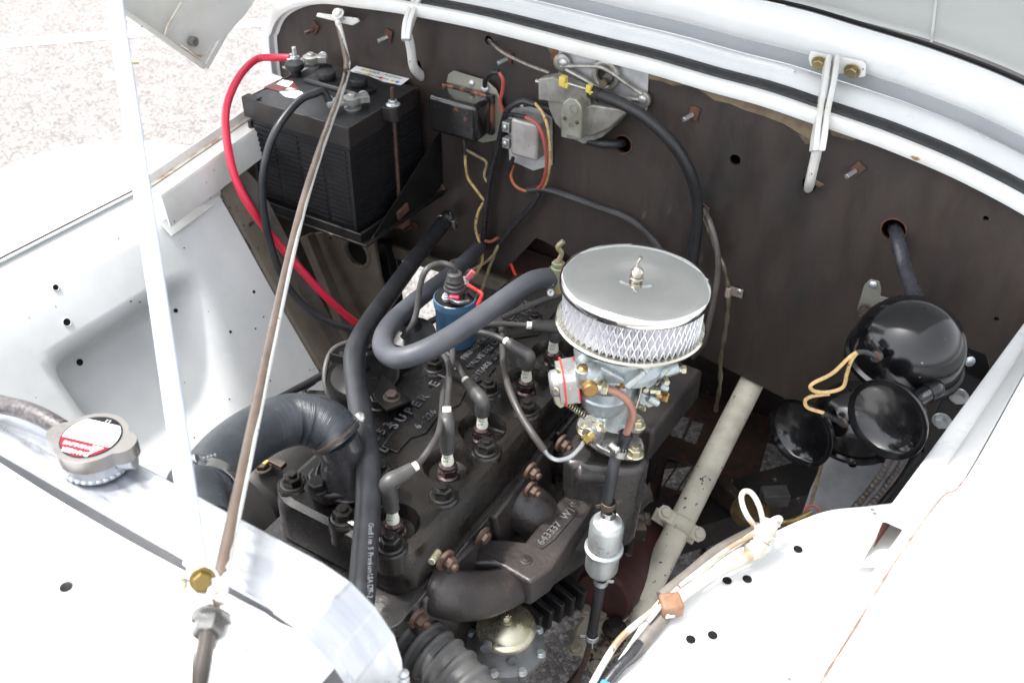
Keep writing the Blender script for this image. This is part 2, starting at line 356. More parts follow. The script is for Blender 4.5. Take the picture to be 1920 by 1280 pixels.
bot = [V((.2, YB, .62)), Y(1885, 689, YB), Y(1840, 780, YB), Y(1700, 860, YB), Y(1560, 790, YB), Y(1450, 736, YB), Y(1375, 697, YB), Y(1300, 660, YB), Y(1200, 610, YB), Y(1120, 530, YB), Y(1060, 474, YB), Y(1020, 452, YB), Y(1005, 446, YB), Y(944, 510, YB), Y(925, 503, YB), Y(840, 505, YB), Y(772, 482, YB), Y(700, 452, YB), Y(600, 430, YB), V((-1.497, YB, .52))]
holes = []
def hole(px, py, r, r2=None): holes.append(circ(Y(px, py, YB), EX, EZ, r, 14, r2))
for h in [(1378, 300, .010), (1675, 431, .019), (1168, 271, .016), (916, 76, .009), (1312, 397, .016, .02), (1517, 345, .012, .018), (785, 128, .007, .016), (1848, 410, .0045), (1868, 598, .004)]: hole(*h)
b = MB(); b.plate([q.copy() for q in apath]+bot, (0, .006, 0), holes); part(fw, 'insulation_board', b, BOARD, bev=.001, sharp=60)
b = MB(); b.plate([V((q.x*.97-.02, YB+.07, q.z-.03)) for q in apath if q.x < .12]+[V((.10, YB+.07, .52)), V((-1.46, YB+.07, .52))], (0, .004, 0)); part(fw, 'backing_sheet', b, mat('dark_red_brown_sheet', (.035, .012, .008), .6), label='dark red brown steel sheet seen through the holes')
# torn paper along the top edge
def poly_y(pts, y): return [Y(a, c, y) for a, c in pts]
def bare(pts): b = MB(); b.plate(poly_y(pts, YB-.0005), (0, -.001, 0)); part(fw, 'bare_patch', b, PAPER, label='bare light brown board where the black face has torn away')
b = MB(); b.plate(poly_y([(1214, 129), (1290, 152), (1335, 165), (1431, 191), (1535, 224), (1534, 262), (1520, 269), (1502, 252), (1470, 232), (1432, 217), (1398, 207), (1368, 194), (1340, 188), (1300, 160), (1262, 160), (1240, 152), (1216, 148)], YB-.0005), (0, -.001, 0))
for pts in ([(1550, 232), (1612, 257), (1600, 263), (1560, 254)], [(1530, 337), (1546, 346), (1536, 350), (1526, 345)], [(1316, 404), (1330, 388), (1328, 404), (1322, 412)], [(1026, 87), (1042, 86), (1040, 108), (1032, 100)]): bare(pts)
part(fw, 'bare_patch', b, PAPER, label='bare light brown board where the black face has torn away')
b = MB(); b.plate([Y(1497, 252, YB-.002), Y(1516, 261, YB-.002), Y(1523, 268, YB-.006), Y(1511, 271, YB-.022)], (0, -.001, 0)); part(fw, 'peeled_flap', b, PAPER)
for px, py, r in ((1675, 431, .021), (1168, 271, .019), (1312, 397, .018)):
    b = MB(); b.ring(Y(px, py, YB-.0005), EY, r*.97, .0018, 20, 6); part(fw, 'hole_rim', b, RUST)
b = MB(); b.plate([Y(1034, 80, YB-.001), Y(1047, 84, YB-.001), Y(1046, 112, YB-.001), Y(1034, 112, YB-.001)], (0, -.0015, 0)); part(fw, 'rusty_strip', b, mat('orange_rust', (.26, .085, .025), .7, c2=(.12, .05, .02), ns=40))
# rust clips with stubs
fwg = 'rusty clips with stubs on the firewall board'
for i, (px, py, ang, lb) in enumerate([(592, 52, 35, 'small rusty clip on the firewall left of the support rod end'), (730, 66, 15, 'small rusty clip on the firewall between the rod end and the left hinge strap'), (955, 107, 8, 'small rusty clip behind the thin cable above the black regulator'), (1303, 211, 8, 'small rusty clip right of the wiper motor plate'), (1608, 316, 35, 'small rusty clip just right of the right hinge strap'), (776, 422, 60, 'rusty stub clip left of the hose clamp on the lower firewall')]):
    o = Y(px, py, YB); t = thing('clip', o, lb, 'clip', fwg); R = Matrix.Rotation(math.radians(ang), 3, 'Y')
    b = MB(); b.box(o+V((0, -.003, 0)), (.017, .004, .024), R); part(t, 'plate', b, RUST, bev=.0008)
    p = o+V((-.002, -.004, -.003)); b = MB(); b.cyl(p, p+V((-.008, -.020, -.004)), .0042, n=10); part(t, 'stub', b, ZINC if i in (1, 2, 3, 4) else RUSTBR)
o = Y(829, 350, YB); b = MB(); b.cyl(o, o+V((-.004, -.028, -.002)), .008, n=14); b.hexa(o+V((0, -.002, 0)), V((0, -1, 0)), .012, .008); one('rusty_bolt', b, RUSTBR, 'rusty brown bolt sticking out of the firewall below the black regulator', 'bolt')
# ================= COWL + SEAL =================
cw = thing('cowl', (-.7, 1.55, 1.0), 'glossy white curved cowl edge above the firewall board', 'cowl')
lip = [(-.001, -.020), (.008, -.024), (.021, -.020), (.023, -.012), (.019, -.006), (.010, -.005), (-.001, -.005)]
b = MB(); b.sweep(AF, lip); part(cw, 'gutter_lip', b, mat('white_lip_paint', (.74, .76, .76), .38, c2=(.68, .67, .64), ns=9, speck=(.33, .20, .09), sp=(.72, .75), sps=24), sharp=50)
b = MB(); b.sweep(AF, [(.0, -.005), (.004, .07), (.01, .2), (.005, .2), (-.006, .07), (-.006, .0)]); part(cw, 'gutter', b, WHITE)
def cowlprof(): return [(.006, .048), (.014, .055), (.0215, .068), (.0255, .085), (.0265, .105), (.020, .126), (.0, .14), (-.006, .14), (.014, .122), (.018, .085), (.004, .058)]
b = MB(); b.sweep(AF, cowlprof()); part(cw, 'top_panel', b, WHITE, sharp=60)
b = MB(); b.sweep(AF, [(.004, -.004), (.014, -.004), (.022, .002), (.023, .010), (.015, .016), (.015, .020), (.021, .026), (.021, .036), (.014, .042), (.004, .042)]); one('rubber_seal', b, RUBBER, 'long black rubber weather seal lying along the cowl gutter', 'rubber seal', sharp=40)
# ================= HOOD =================
hd = thing('hood', (-.7, 1.64, 1.12), 'open grey white hood leaning forward, its underside and rear flange in view', 'hood')
AH = [(q+V((0, .135, .03)), n, y) for q, n, y in AF if -1.43 < q.x < .14 and q.z > .96]
b = MB(); b.sweep([f for f in AF if f[0].x < -.38], [(.020, .084), (.0275, .080), (.031, .084), (.030, .090), (.020, .092)]); part(cw, 'pressed_step', b, WHITE, sharp=60)
b = MB(); b.sweep(AH, [(-.010, .0), (.012, -.004), (.017, -.010), (.030, -.019), (.052, -.020), (.070, -.010), (.081, .002), (.078, .005), (.066, -.006), (.050, -.016), (.030, -.015), (.016, -.004), (-.008, .004)]); part(hd, 'ridge', b, WHITE, sharp=60)
b = MB(); b.sweep(AH, [(.083, .000), (.087, .000), (.087, .010), (.083, .010)]); part(hd, 'dark_gap', b, STBLK)
b = MB(); b.sweep(AH, [(-.011, -.004), (.013, -.008), (.014, -.006), (-.009, -.001)]); part(hd, 'rear_flange', b, mat('hood_flange_shade', (.36, .375, .39), .4, c2=(.32, .335, .35), ns=5, coat=.2, speck=(.28, .22, .16), sp=(.76, .78), sps=60), sharp=55)  # darker grey puts the flange's shading into its colour
HP = V((0, -.80, .86)).normalized()      # hood leans forward and up
L_H = 1.25
def hoodpt(u, v):
    q, n, _ = AH[min(len(AH)-1, int(u*(len(AH)-1)))]
    r = q+n*(.085+.004*math.sin(u*9))+V((0, .02, 0)); d = HP*(v*L_H)
    return r+d+V((0, -.03, -.03))*math.sin(v*math.pi)*0
b = MB(); b.grid(hoodpt, len(AH)-1, 14, (0, .004, .004)); part(hd, 'inner_panel', b, GREYHOOD, sharp=60)
for fr in (.22, .79):
    b = MB(); q, n, _ = AH[int(len(AH)*fr)]; a = q+n*.082+V((0, .02, 0)); b.tube([a+V((0, -.004, .006)), a+V((0, -.004, .006))+HP*.5, a+HP*1.2], .0022, 6, 4); part(hd, 'seam', b, mat('seam_sealer', (.72, .73, .71), .5))
# side skirt: inner face seen at the top left
SX = -1.53
def sk(px, py, dx=0.): return X(px, py, SX+dx)
hp_l = [sk(380, 125), sk(225, 18)]; d45 = (hp_l[1]-hp_l[0]).normalized(); back = (sk(452, 0)-sk(380, 125)).normalized()
A0 = sk(380, 125)
b = MB(); b.grid(lambda u, v: A0+d45*(1.15*u)+back*(.30*v)+V((.035*max(0, math.sin((v-.15)*3.6))*(1 if v > .15 else 0), 0, 0)), 24, 16, (-.003, 0, 0)); part(hd, 'side_skirt', b, mat('skirt_paint', (.68, .70, .68), .45, c2=(.60, .61, .57), ns=7, speck=(.25, .16, .07), sp=(.70, .76), sps=22), sharp=60)
b = MB(); b.bar(A0+V((.006, 0, 0)), A0+d45*.9+V((.006, 0, 0)), .012, .006, back); b.bar(A0+V((.006, 0, 0))-d45*.002, A0+back*.30+V((.006, 0, 0)), .014, .006, d45)
part(hd, 'folded_edge', b, WHITE_CH, bev=.002)
b = MB(); o = sk(355, 76)+V((.012, 0, 0)); b.lathe(o+V((.004, 0, 0)), EX, [(.010, -.01), (.010, 0), (.006, .001), (.0055, -.01)], 16, cap=False); b.lathe(o, EX, [(.0001, .0), (.0072, .0)], 16, cap=False); part(hd, 'drain_hole', b, mat('grey_hole_paint', (.2, .2, .19), .5))
b = MB(); q0 = sk(332, 82)+V((.006, 0, 0)); b.tube([sk(308, 72, .004), sk(313, 52, .012), sk(324, 32, .02), sk(340, 5, .03)], .0022, 6, 5); b.tube([sk(338, 84, .008), sk(352, 92, .012), sk(372, 106, .012), sk(392, 96, .014)], .0025, 6, 5); part(hd, 'rusty_seam', b, RUSTW)
# ================= HINGE STRAPS =================
def hinge(px, lab, dx):
    o = Y(1560, 120, 1.60); t = thing('hinge_strap', o, lab, 'hinge', 'hood hinge straps'); sh = .010
    for s in (-1, 1):
        pts = [Y(1556+s*7, 118, 1.615), Y(1552+s*7, 160, 1.60), Y(1543+s*7, 210, 1.565), Y(1536+s*7, 250, 1.53), Y(1531+s*6, 284, 1.50)]
        pts = [Y(1560+s*8, 112, 1.60), Y(1553+s*8, 160, 1.545), Y(1543+s*7, 210, 1.49), Y(1537+s*7, 250, 1.455), Y(1532+s*6, 284, 1.44)]
        sp = smooth_path(pts, 5); b = MB(); fr = []
        for i, q in enumerate(sp):
            tt = (sp[min(i+1, len(sp)-1)]-sp[max(0, i-1)]).normalized(); ss = ER; nn = tt.cross(ss).normalized(); fr.append((q, ss, nn))
        b.sweep(fr, [(-.0045, -.012), (.0045, -.012), (.0045, .012), (-.0045, .012)]); part(t, 'strap', b, WHITE_CH, bev=.002, sharp=50)
        ear = [(1520, 96), (1552, 104), (1560, 118), (1553, 136), (1519, 124), (1515, 110)] if s < 0 else [(1567, 118), (1572, 109), (1580, 108), (1617, 115), (1624, 122), (1622, 144), (1612, 146), (1585, 138), (1570, 140)]
        b = MB(); b.plate([Y(a, c, 1.603) for a, c in ear], (0, .004, 0)); part(t, 'mounting_ear', b, WHITE_CH, bev=.0015)
        bx = (1537, 118) if s < 0 else (1598, 133)
        hw(t, 'bolt', 'bolt', GOLDBOLT, Y(*bx, 1.601), (0, -1, -.25), .0098)
    pts = [Y(1533, 275, 1.452), Y(1528, 300, 1.46), Y(1520, 335, 1.468), Y(1517, 350, 1.50), Y(1516, 352, 1.53)]
    b = MB(); b.tube(pts, .010, 10, 5, flat=.8); part(t, 'hook', b, WHITE_CH)
    return t
h1 = hinge(0, 'white bent hinge strap on the right, bolted to the hood flange with two gold bolts', 0)
h2 = copy_tree(h1, None, Y(771, 60, 1.47)-Y(1533, 262, 1.47)); h2['label'] = 'white bent hinge strap on the left, just right of the support rod end'
# ================= LEFT FENDER (far side) =================
lf = thing('left_fender', (-1.6, .8, .5), 'blown out white fender beyond the engine bay, its dented inner apron full of small holes', 'fender')
def apron(u, v):
    y = .15+.96*u
    prof = [(-1.385, .875), (-1.355, .868), (-1.33, .855), (-1.308, .838), (-1.285, .80), (-1.255, .745), (-1.22, .68), (-1.175, .60), (-1.115, .50), (-1.06, .41), (-1.03, .36)]
    k = v*(len(prof)-1); i = min(int(k), len(prof)-2); f = k-i; x = prof[i][0]*(1-f)+prof[i+1][0]*f; z = prof[i][1]*(1-f)+prof[i+1][1]*f
    def ss(a, c, t): t = max(0, min(1, (t-a)/(c-a))); return t*t*(3-2*t)
    d = ss(.66, .70, y)*(1-ss(.90, .99, y+(.74-z)*.25))*ss(.755, .715, z)*(1-ss(.70, .46, z)*.9)
    return (x-.075*d, y, z-.03*d)
b = MB(); b.grid(apron, 60, 44, (-.002, 0, -.001)); part(lf, 'inner_apron', b, WHITE_IN, sharp=70)
def crown(u, v):
    y = -.2+1.372*u; t = v; k = math.sqrt(max(0, 1-((y-.93)/.245)**2)) if y > .93 else 1
    xw = .30*k+.004; s = min(1, t/.75); x = -1.372-xw*math.sin(s*1.571); z = .882+.018*math.sin(s*2.6)*k-.05*s**4
    if t > .75: z -= .50*(t-.75)/.25; x -= .03*(t-.75)/.25*k
    return (x, y, z)
b = MB(); b.grid(crown, 40, 24, (0, 0, -.003)); part(lf, 'outer_panel', b, WHITE, sharp=70)
b = MB(); b.tube([V((-1.378, y, .883)) for y in (-.1, .3, .6, .8, .99)], .0022, 6, 3); part(lf, 'seam_edge', b, mat('shadow_gap_dark', (.11, .10, .09), .7))  # dark bead stands in for the shadow gap along the fender edge
AP_N = V((.875, 0, .485)); AP_O = V((-1.26, .8, .755))
aph = [(104, 539, .006), (125, 604, .0075), (149, 679, .0075), (330, 582, .0055), (296, 547, .004), (476, 547, .0035), (432, 622, .003), (479, 616, .002), (488, 687, .002), (330, 812, .003), (245, 565, .0018), (262, 566, .0015), (345, 465, .0015), (270, 437, .0015), (430, 748, .0015), (364, 820, .0015), (222, 447, .0016), (494, 594, .0018)]
for px, py, r in aph:
    r *= .84
    # follow the apron surface itself
    best = None
    for i in range(0, 61):
        for j in range(0, 45):
            q = V(apron(i/60, j/44)); d = q-CAM; zz = d.dot(CF); e = abs(960+FPX*d.dot(CR)/zz-px)+abs(640-FPX*d.dot(CU)/zz-py)
            if best is None or e < best[0]: best = (e, i/60, j/44)
    _, u0, v0 = best; q = V(apron(u0, v0)); n = (V(apron(u0+.01, v0))-q).cross(V(apron(u0, v0+.01))-q).normalized()
    if n.x < 0: n = -n
    q = PL(px, py, q, n)
    b = MB(); b.lathe(q-n*.002, n, [(.0001, .0028), (r*.92, .0028), (r, .0032), (r*1.12, .0022)], 16, cap=False); part(lf, 'drilled_hole', b, STBLK if r > .0016 else RUST)
    if r > .0034: b = MB(); b.ring(q+n*.0012, n, r*1.08, .0007, 18, 6); part(lf, 'hole_rim', b, WHITE_CH)
# apron front / rear flange strips
b = MB(); q = [V(apron(1, v/10)) for v in range(11)]
b.sweep([(p+V((0, .004, 0)), EX, EY) for p in q], [(-.004, 0), (.012, 0), (.016, .02), (.012, .045), (-.004, .045)]); part(lf, 'rear_flange', b, TANMET, sharp=50)
b = MB(); b.sweep([(p+V((.0, .060, -.01)), EX, EY) for p in q], [(-.004, 0), (.010, 0), (.012, .03), (-.004, .03)]); part(lf, 'rear_rib', b, mat('dirty_grey_metal', (.10, .09, .08), .6, c2=(.06, .05, .04), ns=14), sharp=50)
b = MB(); b.plate([Z(590, 690, .50)+V((0, .0, 0)), Z(512, 745, .50), Z(512, 770, .44), Z(600, 760, .44), Z(620, 700, .46)], (0, 0, -.004)); part(lf, 'lower_lug', b, TANMET)
# ledge channel the hood side rests on
lc = thing('ledge_channel', (-1.38, 1.15, .8), 'rust stained white steel channel on the far fender, ending left of the battery', 'channel')
ca, cb = Z(279, 368, .902), Z(455, 245, .902)
b = MB(); d = (cb-ca).normalized(); fr = [(ca+d*((cb-ca).length*1.55*i/6), EX, EZ) for i in range(7)]
b.sweep(fr, [(-.022, .022), (-.019, .022), (-.016, .006), (.030, .010), (.034, .006), (.040, -.050), (.037, -.050), (.030, .004), (-.020, .001)]); part(lc, 'channel', b, WHITE_CH, sharp=40)
b = MB(); b.sweep([(p+V((0, .002, 0)), u, v) for p, u, v in fr], [(-.017, .0075), (-.006, .0085), (-.006, .0095), (-.017, .0085)]); part(lc, 'rusty_gutter', b, RUSTW)
b = MB(); b.plate([Z(300, 418, .846), Z(322, 442, .826), Z(432, 362, .826), Z(432, 345, .846)], (0, 0, -.002)); part(lc, 'lower_flange', b, WHITE_CH)
# ================= dirty metal behind the far apron =================
b = MB(); b.box((-1.47, 1.36, .52), (.004, .50, .62)); one('cowl_side_panel', b, mat('dusty_brown_panel', (.13, .11, .085), .7, c2=(.07, .055, .04), ns=9, bump=.2), 'dusty brown side panel of the body behind the red cable', 'body panel')
b = MB(); b.grid(lambda u, v: V((-1.46+.40*u, 1.14+.36*v, .33+.015*math.sin(u*7)*math.cos(v*9)-.02*u)), 16, 12, (0, 0, -.003)); one('mud_covered_shelf', b, DIRT, 'orange brown dirt covered steel shelf low behind the black canister', 'shelf')
b = MB(); b.plate([Y(a, c, 1.58) for a, c in ((560, 380), (760, 440), (738, 600), (738, 760), (560, 700))], (0, .004, 0)); one('brace_hole_shade', b, GRIME, 'black panel added to darken the round hole of the tan brace', 'panel')  # added dark sheet, stands for the shade inside the brace hole
br = thing('pressed_brace', (-1.3, 1.45, .4), 'dirty tan pressed steel brace with a big round hole below the battery', 'brace')
def bp(px, py, y=1.40): return Y(px, py, y)
b = MB(); b.plate([bp(583, 440), bp(640, 428), bp(700, 452), bp(712, 520), bp(745, 640), bp(742, 690), bp(700, 700), bp(660, 640), bp(615, 540)], (0, .012, 0), [circ(bp(668, 474), EX, EZ, .030, 18, .036)]); part(br, 'plate', b, TANMET, bev=.003)
b = MB(); b.ring(bp(668, 474), V((0, 1, 0)), .036, .005, 24, 8); part(br, 'hole_rim', b, TANMET)
b = MB(); b.bar(bp(575, 440, 1.36), bp(668, 665, 1.33), .025, .03, EX); part(br, 'side_rib', b, TANMET, bev=.004)
hw(br, 'rivet', 'screw', TANMET, bp(720, 610, 1.398), (0, -1, 0), .007); hw(br, 'rivet', 'screw', TANMET, bp(645, 450, 1.398), (0, -1, 0), .006)
b = MB(); b.bar(Y(715, 450, 1.46), Y(750, 640, 1.44), .045, .03, EX); one('frame_post', b, BLACKM, 'black upright steel post between the tan brace and the bright gravel gap', 'post', bev=.003)
b = MB(); b.bar(Y(735, 470, 1.47), Y(1180, 610, 1.47), .03, .012, EZ); one('firewall_foot_rail', b, mat('tan_grey_edge', (.13, .115, .09), .6, c2=(.07, .06, .05), ns=12, bump=.2), 'dirty tan edge rail running under the lower firewall board', 'rail', bev=.003)
# ================= RIGHT FENDER (near side) =================
rf = thing('right_fender', (-.05, .8, .6), 'bright white near fender apron with pairs of drilled holes at the lower right', 'fender')
edge = [(1040, 1420), (1120, 1320), (1190, 1232), (1235, 1165), (1262, 1120), (1300, 1075), (1370, 1030), (1440, 1002), (1500, 975), (1560, 955), (1640, 946), (1700, 930), (1800, 850)]
ez = .76
ed = smooth_path([Z(a, c, ez) for a, c in edge], 5)
def rap(u, v):
    q = ed[min(len(ed)-1, int(round(u*(len(ed)-1))))]; xr = .46
    s = v
    if s < .22:
        a = s/.22; return V((q.x-.0, q.y, q.z))+V((.028*math.sin(a*1.57)-.028, 0, -.06*(1-a)**2+.0))+V((.028*a*0, 0, 0))
    a = (s-.22)/.78; return V((q.x+(xr-q.x)*a, q.y, q.z+.028*min(1, a*3)+.03*a))
b = MB(); b.grid(rap, len(ed)-1, 26, (.0, 0, -.003)); part(rf, 'apron', b, WHITE, sharp=70)
b = MB(); b.grid(lambda u, v: (lambda q: V((q.x-.03-.02*v, q.y, q.z-.055-.36*v)))(ed[int(round(u*(len(ed)-1)))]), len(ed)-1, 6, (.003, 0, 0)); part(rf, 'inner_wall', b, WHITE_IN)
for px, py in [(1295, 1198), (1336, 1190), (1363, 1088), (1401, 1085), (1496, 1029)]:
    q = Z(px, py, .7885); b = MB(); 
    z0 = .76+.028+.004; q = Z(px, py, z0)
    best = min((abs((V(rap(i/60, j/40))-q).x)+abs((V(rap(i/60, j/40))-q).y), i, j) for i in range(61) for j in range(10, 41)); s_ = V(rap(best[1]/60, best[2]/40)); q = Z(px, py, s_.z+.0008)
    b.lathe(q, EZ, [(.0001, 0), (.0052, 0), (.0060, .0006)], 16, cap=False); part(rf, 'drilled_hole', b, STBLK)
for px, py in [(1636, 955), (1640, 962), (1480, 1272)]:
    q = Z(px, py, .797); b = MB(); b.lathe(q, EZ, [(.0001, 0), (.003, 0)], 8, cap=False, ); part(rf, 'paint_chip', b, PRINT)
rc = thing('ledge_rail', (.0, 1.0, .8), 'bright white folded ledge rail on the near fender with its maroon open end', 'rail')
rz = .850; ra, rb_ = Z(1651, 973, rz), Z(1862, 685, rz); d = (rb_-ra).normalized(); side = V((d.y, -d.x, 0)); rb_ = rb_+d*.25
fr = [(ra+d*((rb_-ra).length*i/8), side, EZ) for i in range(9)]
b = MB(); b.sweep(fr, [(0, -.050), (.0025, -.050), (.0028, -.003), (.006, -.0005), (.060, .004), (.060, .007), (.004, .003), (0, 0)]); part(rc, 'rail', b, WHITE, sharp=50)
b = MB(); b.sweep([(p+d*.001, u, v) for p, u, v in fr], [(.0027, -.049), (.0037, -.049), (.0037, -.003), (.0027, -.003)]); part(rc, 'inner_face', b, OXRED)
b = MB(); f0 = ra-EZ*.050; b.plate([f0-d*.045-side*.006, f0-d*.020+side*.024, f0+d*.10+side*.026, f0+d*.10, f0+d*.0], (0, 0, -.002)); b.plate([f0-d*.030+side*.0005, f0+side*.0005, f0+side*.0005+EZ*.046, f0-d*.003+side*.0005+EZ*.02], side*.0015); part(rc, 'foot_tab', b, WHITE_CH)
# outer skin beyond the rail, with the rusty seam
of = thing('outer_fender', (.2, .8, .8), 'blown out white outer fender skin at the right edge, with a thin rusty seam', 'fender')
g0 = [(1480, 1400), (1541, 1280), (1600, 1185), (1660, 1085), (1720, 995), (1770, 930), (1812, 896)]
gl = [Z(a, c, .905) for a, c in g0]; gl2 = smooth_path(gl+[gl[-1]+V((.03, .25, 0)), gl[-1]+V((.06, .5, 0))], 4)
b = MB(); b.grid(lambda u, v: gl2[int(round(u*(len(gl2)-1)))]+V((.55*v, 0, .03*math.sin(v*3)-.08*v)), len(gl2)-1, 14, (0, 0, -.003)); part(of, 'skin', b, WHITE, sharp=70)
b = MB(); b.grid(lambda u, v: gl2[int(round(u*(len(gl2)-1)))]+V((.56, 0, -.055-.60*v)), len(gl2)-1, 6, (.003, 0, 0)); part(of, 'outer_shade_wall', b, WHITE, sharp=70)  # unseen wall, added to stop light entering under the fender
ll = smooth_path([Z(1380, 1480, .868), Z(1500, 1290, .868), Z(1600, 1125, .868), Z(1690, 996, .868), Z(1783, 860, .868), Z(1896, 690, .868), Z(1896, 690, .868)+V((.03, .25, 0))], 6)
def llx(y):
    for i in range(len(ll)-1):
        if ll[i].y <= y <= ll[i+1].y: return ll[i].x+(ll[i+1].x-ll[i].x)*(y-ll[i].y)/(ll[i+1].y-ll[i].y)
    return ll[0].x if y < ll[0].y else ll[-1].x
b = MB(); b.grid(lambda u, v: (lambda q: V((q.x-.002+(llx(q.y)-q.x+.002)*v, q.y, .901-.033*v)))(gl2[int(round(u*(len(gl2)-1)))]), len(gl2)-1, 4, (0, 0, -.003)); part(of, 'inner_flange', b, WHITE, sharp=70)
b = MB(); b.tube([q+V((-.001, 0, .0005)) for q in gl2[:-8]], lambda t: .0008+.0009*abs(math.sin(t*23)), 6, 1); part(of, 'rusty_seam', b, mat('seam_rust', (.16, .09, .065), .7, c2=(.36, .30, .26), ns=24, lo=.4, hi=.6))
# ================= ENGINE =================
def PF(px, py, o, d=0.): return PL(px, py, V(o)+EF*d, EF)      # on an upright plane through o that faces the viewer
HZ = .82
eng = thing('engine', (-.6, .9, .35), 'black painted inline engine with long flat cylinder head and thermostat neck', 'engine')
def rrect(x0, x1, y0, y1, r, z, n=5, ins=0):
    x0 += ins; x1 -= ins; y0 += ins; y1 -= ins; r = max(.002, r-ins*.5); o = []
    for cx, cy, a0 in ((x1-r, y1-r, 0), (x0+r, y1-r, 90), (x0+r, y0+r, 180), (x1-r, y0+r, 270)):
        for i in range(n+1): a = math.radians(a0+90*i/n); o.append(V((cx+r*math.cos(a), cy+r*math.sin(a), z)))
    return o
PX_, PYS = -.538, [.630, .751, .836, .957, 1.038, 1.155]
x0, x1, y0, y1 = -.708, -.486, .583, 1.225
loops = [rrect(x0, x1, y0, y1, .035, HZ-.068), rrect(x0, x1, y0, y1, .035, HZ-.016), rrect(x0, x1, y0, y1, .035, HZ-.005, ins=.004), rrect(x0, x1, y0, y1, .035, HZ, ins=.012)]
b = MB(); n = len(loops[0]); b.add([q for l in loops for q in l], [(j*n+i, j*n+(i+1) % n, j*n+n+(i+1) % n, j*n+n+i) for j in range(3) for i in range(n)])
wells = [circ((PX_, y, HZ), EX, EY, .034, 24) for y in PYS]
tri = geometry.tessellate_polygon([loops[3]]+wells); allv = loops[3]+[q for l in wells for q in l]; b.add(allv, [tuple(t) for t in tri])
for y in PYS: b.lathe((PX_, y, HZ), -EZ, [(.034, 0), (.032, .004), (.026, .017), (.001, .019)], 24, cap=False)
head = part(eng, 'cylinder_head', b, CAST, sharp=35)
# raised plateau with the cast lettering
pl = [(716, 838), (765, 770), (830, 710), (900, 640), (985, 580), (1050, 575), (1010, 628), (940, 640), (918, 665), (930, 690), (912, 712), (880, 722), (862, 760), (826, 775), (800, 812), (770, 822), (745, 850)]
b = MB(); b.plate([Z(a, c, HZ+.0005) for a, c in pl], (0, 0, .0022)); part(head, 'raised_panel', b, CAST, bev=.0012)
b = MB()
def ht(s, px, py, sz, bold=.012, sp=1): b.text(s, Z(px, py, HZ+.0022), EY, -EX, sz, .0022, bold=bold)
ht('S U P E R', 742, 806, .021); ht('H U R R I C A N E', 800, 752, .001) if 0 else None
ht('E  I  G', 818, 728, .022); ht('6 - 226', 786, 806, .015); ht('1 5 3', 706, 828, .019); ht('L', 722, 850, .018)
ht('FIRING ORDER 153624', 872, 676, .0135); ht('VALVE SET COLD', 884, 692, .0135); ht('INTAKE .014', 893, 712, .0135)
ht('LUBE W.4', 958, 602, .014); ht('MILL', 960, 616, .013); ht('1-0 HI', 985, 594, .016)
part(head, 'cast_lettering', b, mat('worn_glint_letters', (.085, .088, .098), .25, c2=(.03, .03, .035), ns=60, rv=.05), sharp=20)  # lighter grey carries both wear and the glints on the letters
# bosses & stud nuts
nuts = [(733, 1024), (830, 930), (912, 845), (988, 770), (916, 733), (550, 908), (645, 972), (815, 690)]
nb = []
for px, py in nuts:
    q = Z(px, py, HZ); nb.append(q); b = MB(); b.lathe(q-EZ*.03, EZ, [(.0215, 0), (.021, .030), (.019, .0325)], 22); part(head, 'stud_boss', b, CAST)
    hw(head, 'stud_nut', 'stud_nut', CAST, q+EZ*.0022, EZ, .0112, spin=px*.7)
for q in (V((-.513, 1.005, HZ)), V((-.69, .80, HZ)), V((-.60, .69, HZ)), V((-.60, 1.09, HZ)), V((-.69, 1.03, HZ))): hw(head, 'stud_nut', 'stud_nut', CAST, q+EZ*.0005, EZ, .0112, spin=q.y*9)
b = MB(); b.tube([Z(645, 972, HZ+.002), Z(690, 1000, HZ+.001), Z(733, 1024, HZ+.002)], .006, 8, 4); part(head, 'casting_rib', b, CAST); b = MB(); b.tube([Z(905, 800, HZ), Z(925, 806, HZ+.002), Z(945, 812, HZ)], .004, 8, 4); part(head, 'casting_rib', b, CAST)
# block
b = MB()
for z0, z1, i in ((.35, HZ-.070, .006),):
    l0 = rrect(x0+.002, x1+.004, y0+.008, y1+.05, .03, z0); l1 = rrect(x0+.002, x1+.004, y0+.008, y1+.05, .03, z1); n = len(l0)
    b.add(l0+l1, [(i_, (i_+1) % n, n+(i_+1) % n, n+i_) for i_ in range(n)]+[tuple(range(n, 2*n))])
part(eng, 'block', b, CASTG)
b = MB(); l0 = rrect(x0-.012, x1+.008, y0-.05, y0+.20, .03, HZ-.100); b.plate(l0, (0, 0, .026)); part(eng, 'front_ledge', b, mat('shiny_black_casting', (.02, .019, .019), .22, c2=(.035, .033, .032), ns=20, bump=.25, bs=200, coat=.4), bev=.006)
b = MB(); b.box((-.60, .555, .60), (.17, .06, .22)); b.cyl((-.60, .53, .66), (-.60, .50, .66), .055); part(eng, 'front_cover', b, CAST, bev=.008)
b = MB(); b.box((-.60, .9, .30), (.22, .60, .16)); b.box((-.60, 1.32, .42), (.26, .22, .30)); part(eng, 'sump', b, GRIME, bev=.02)
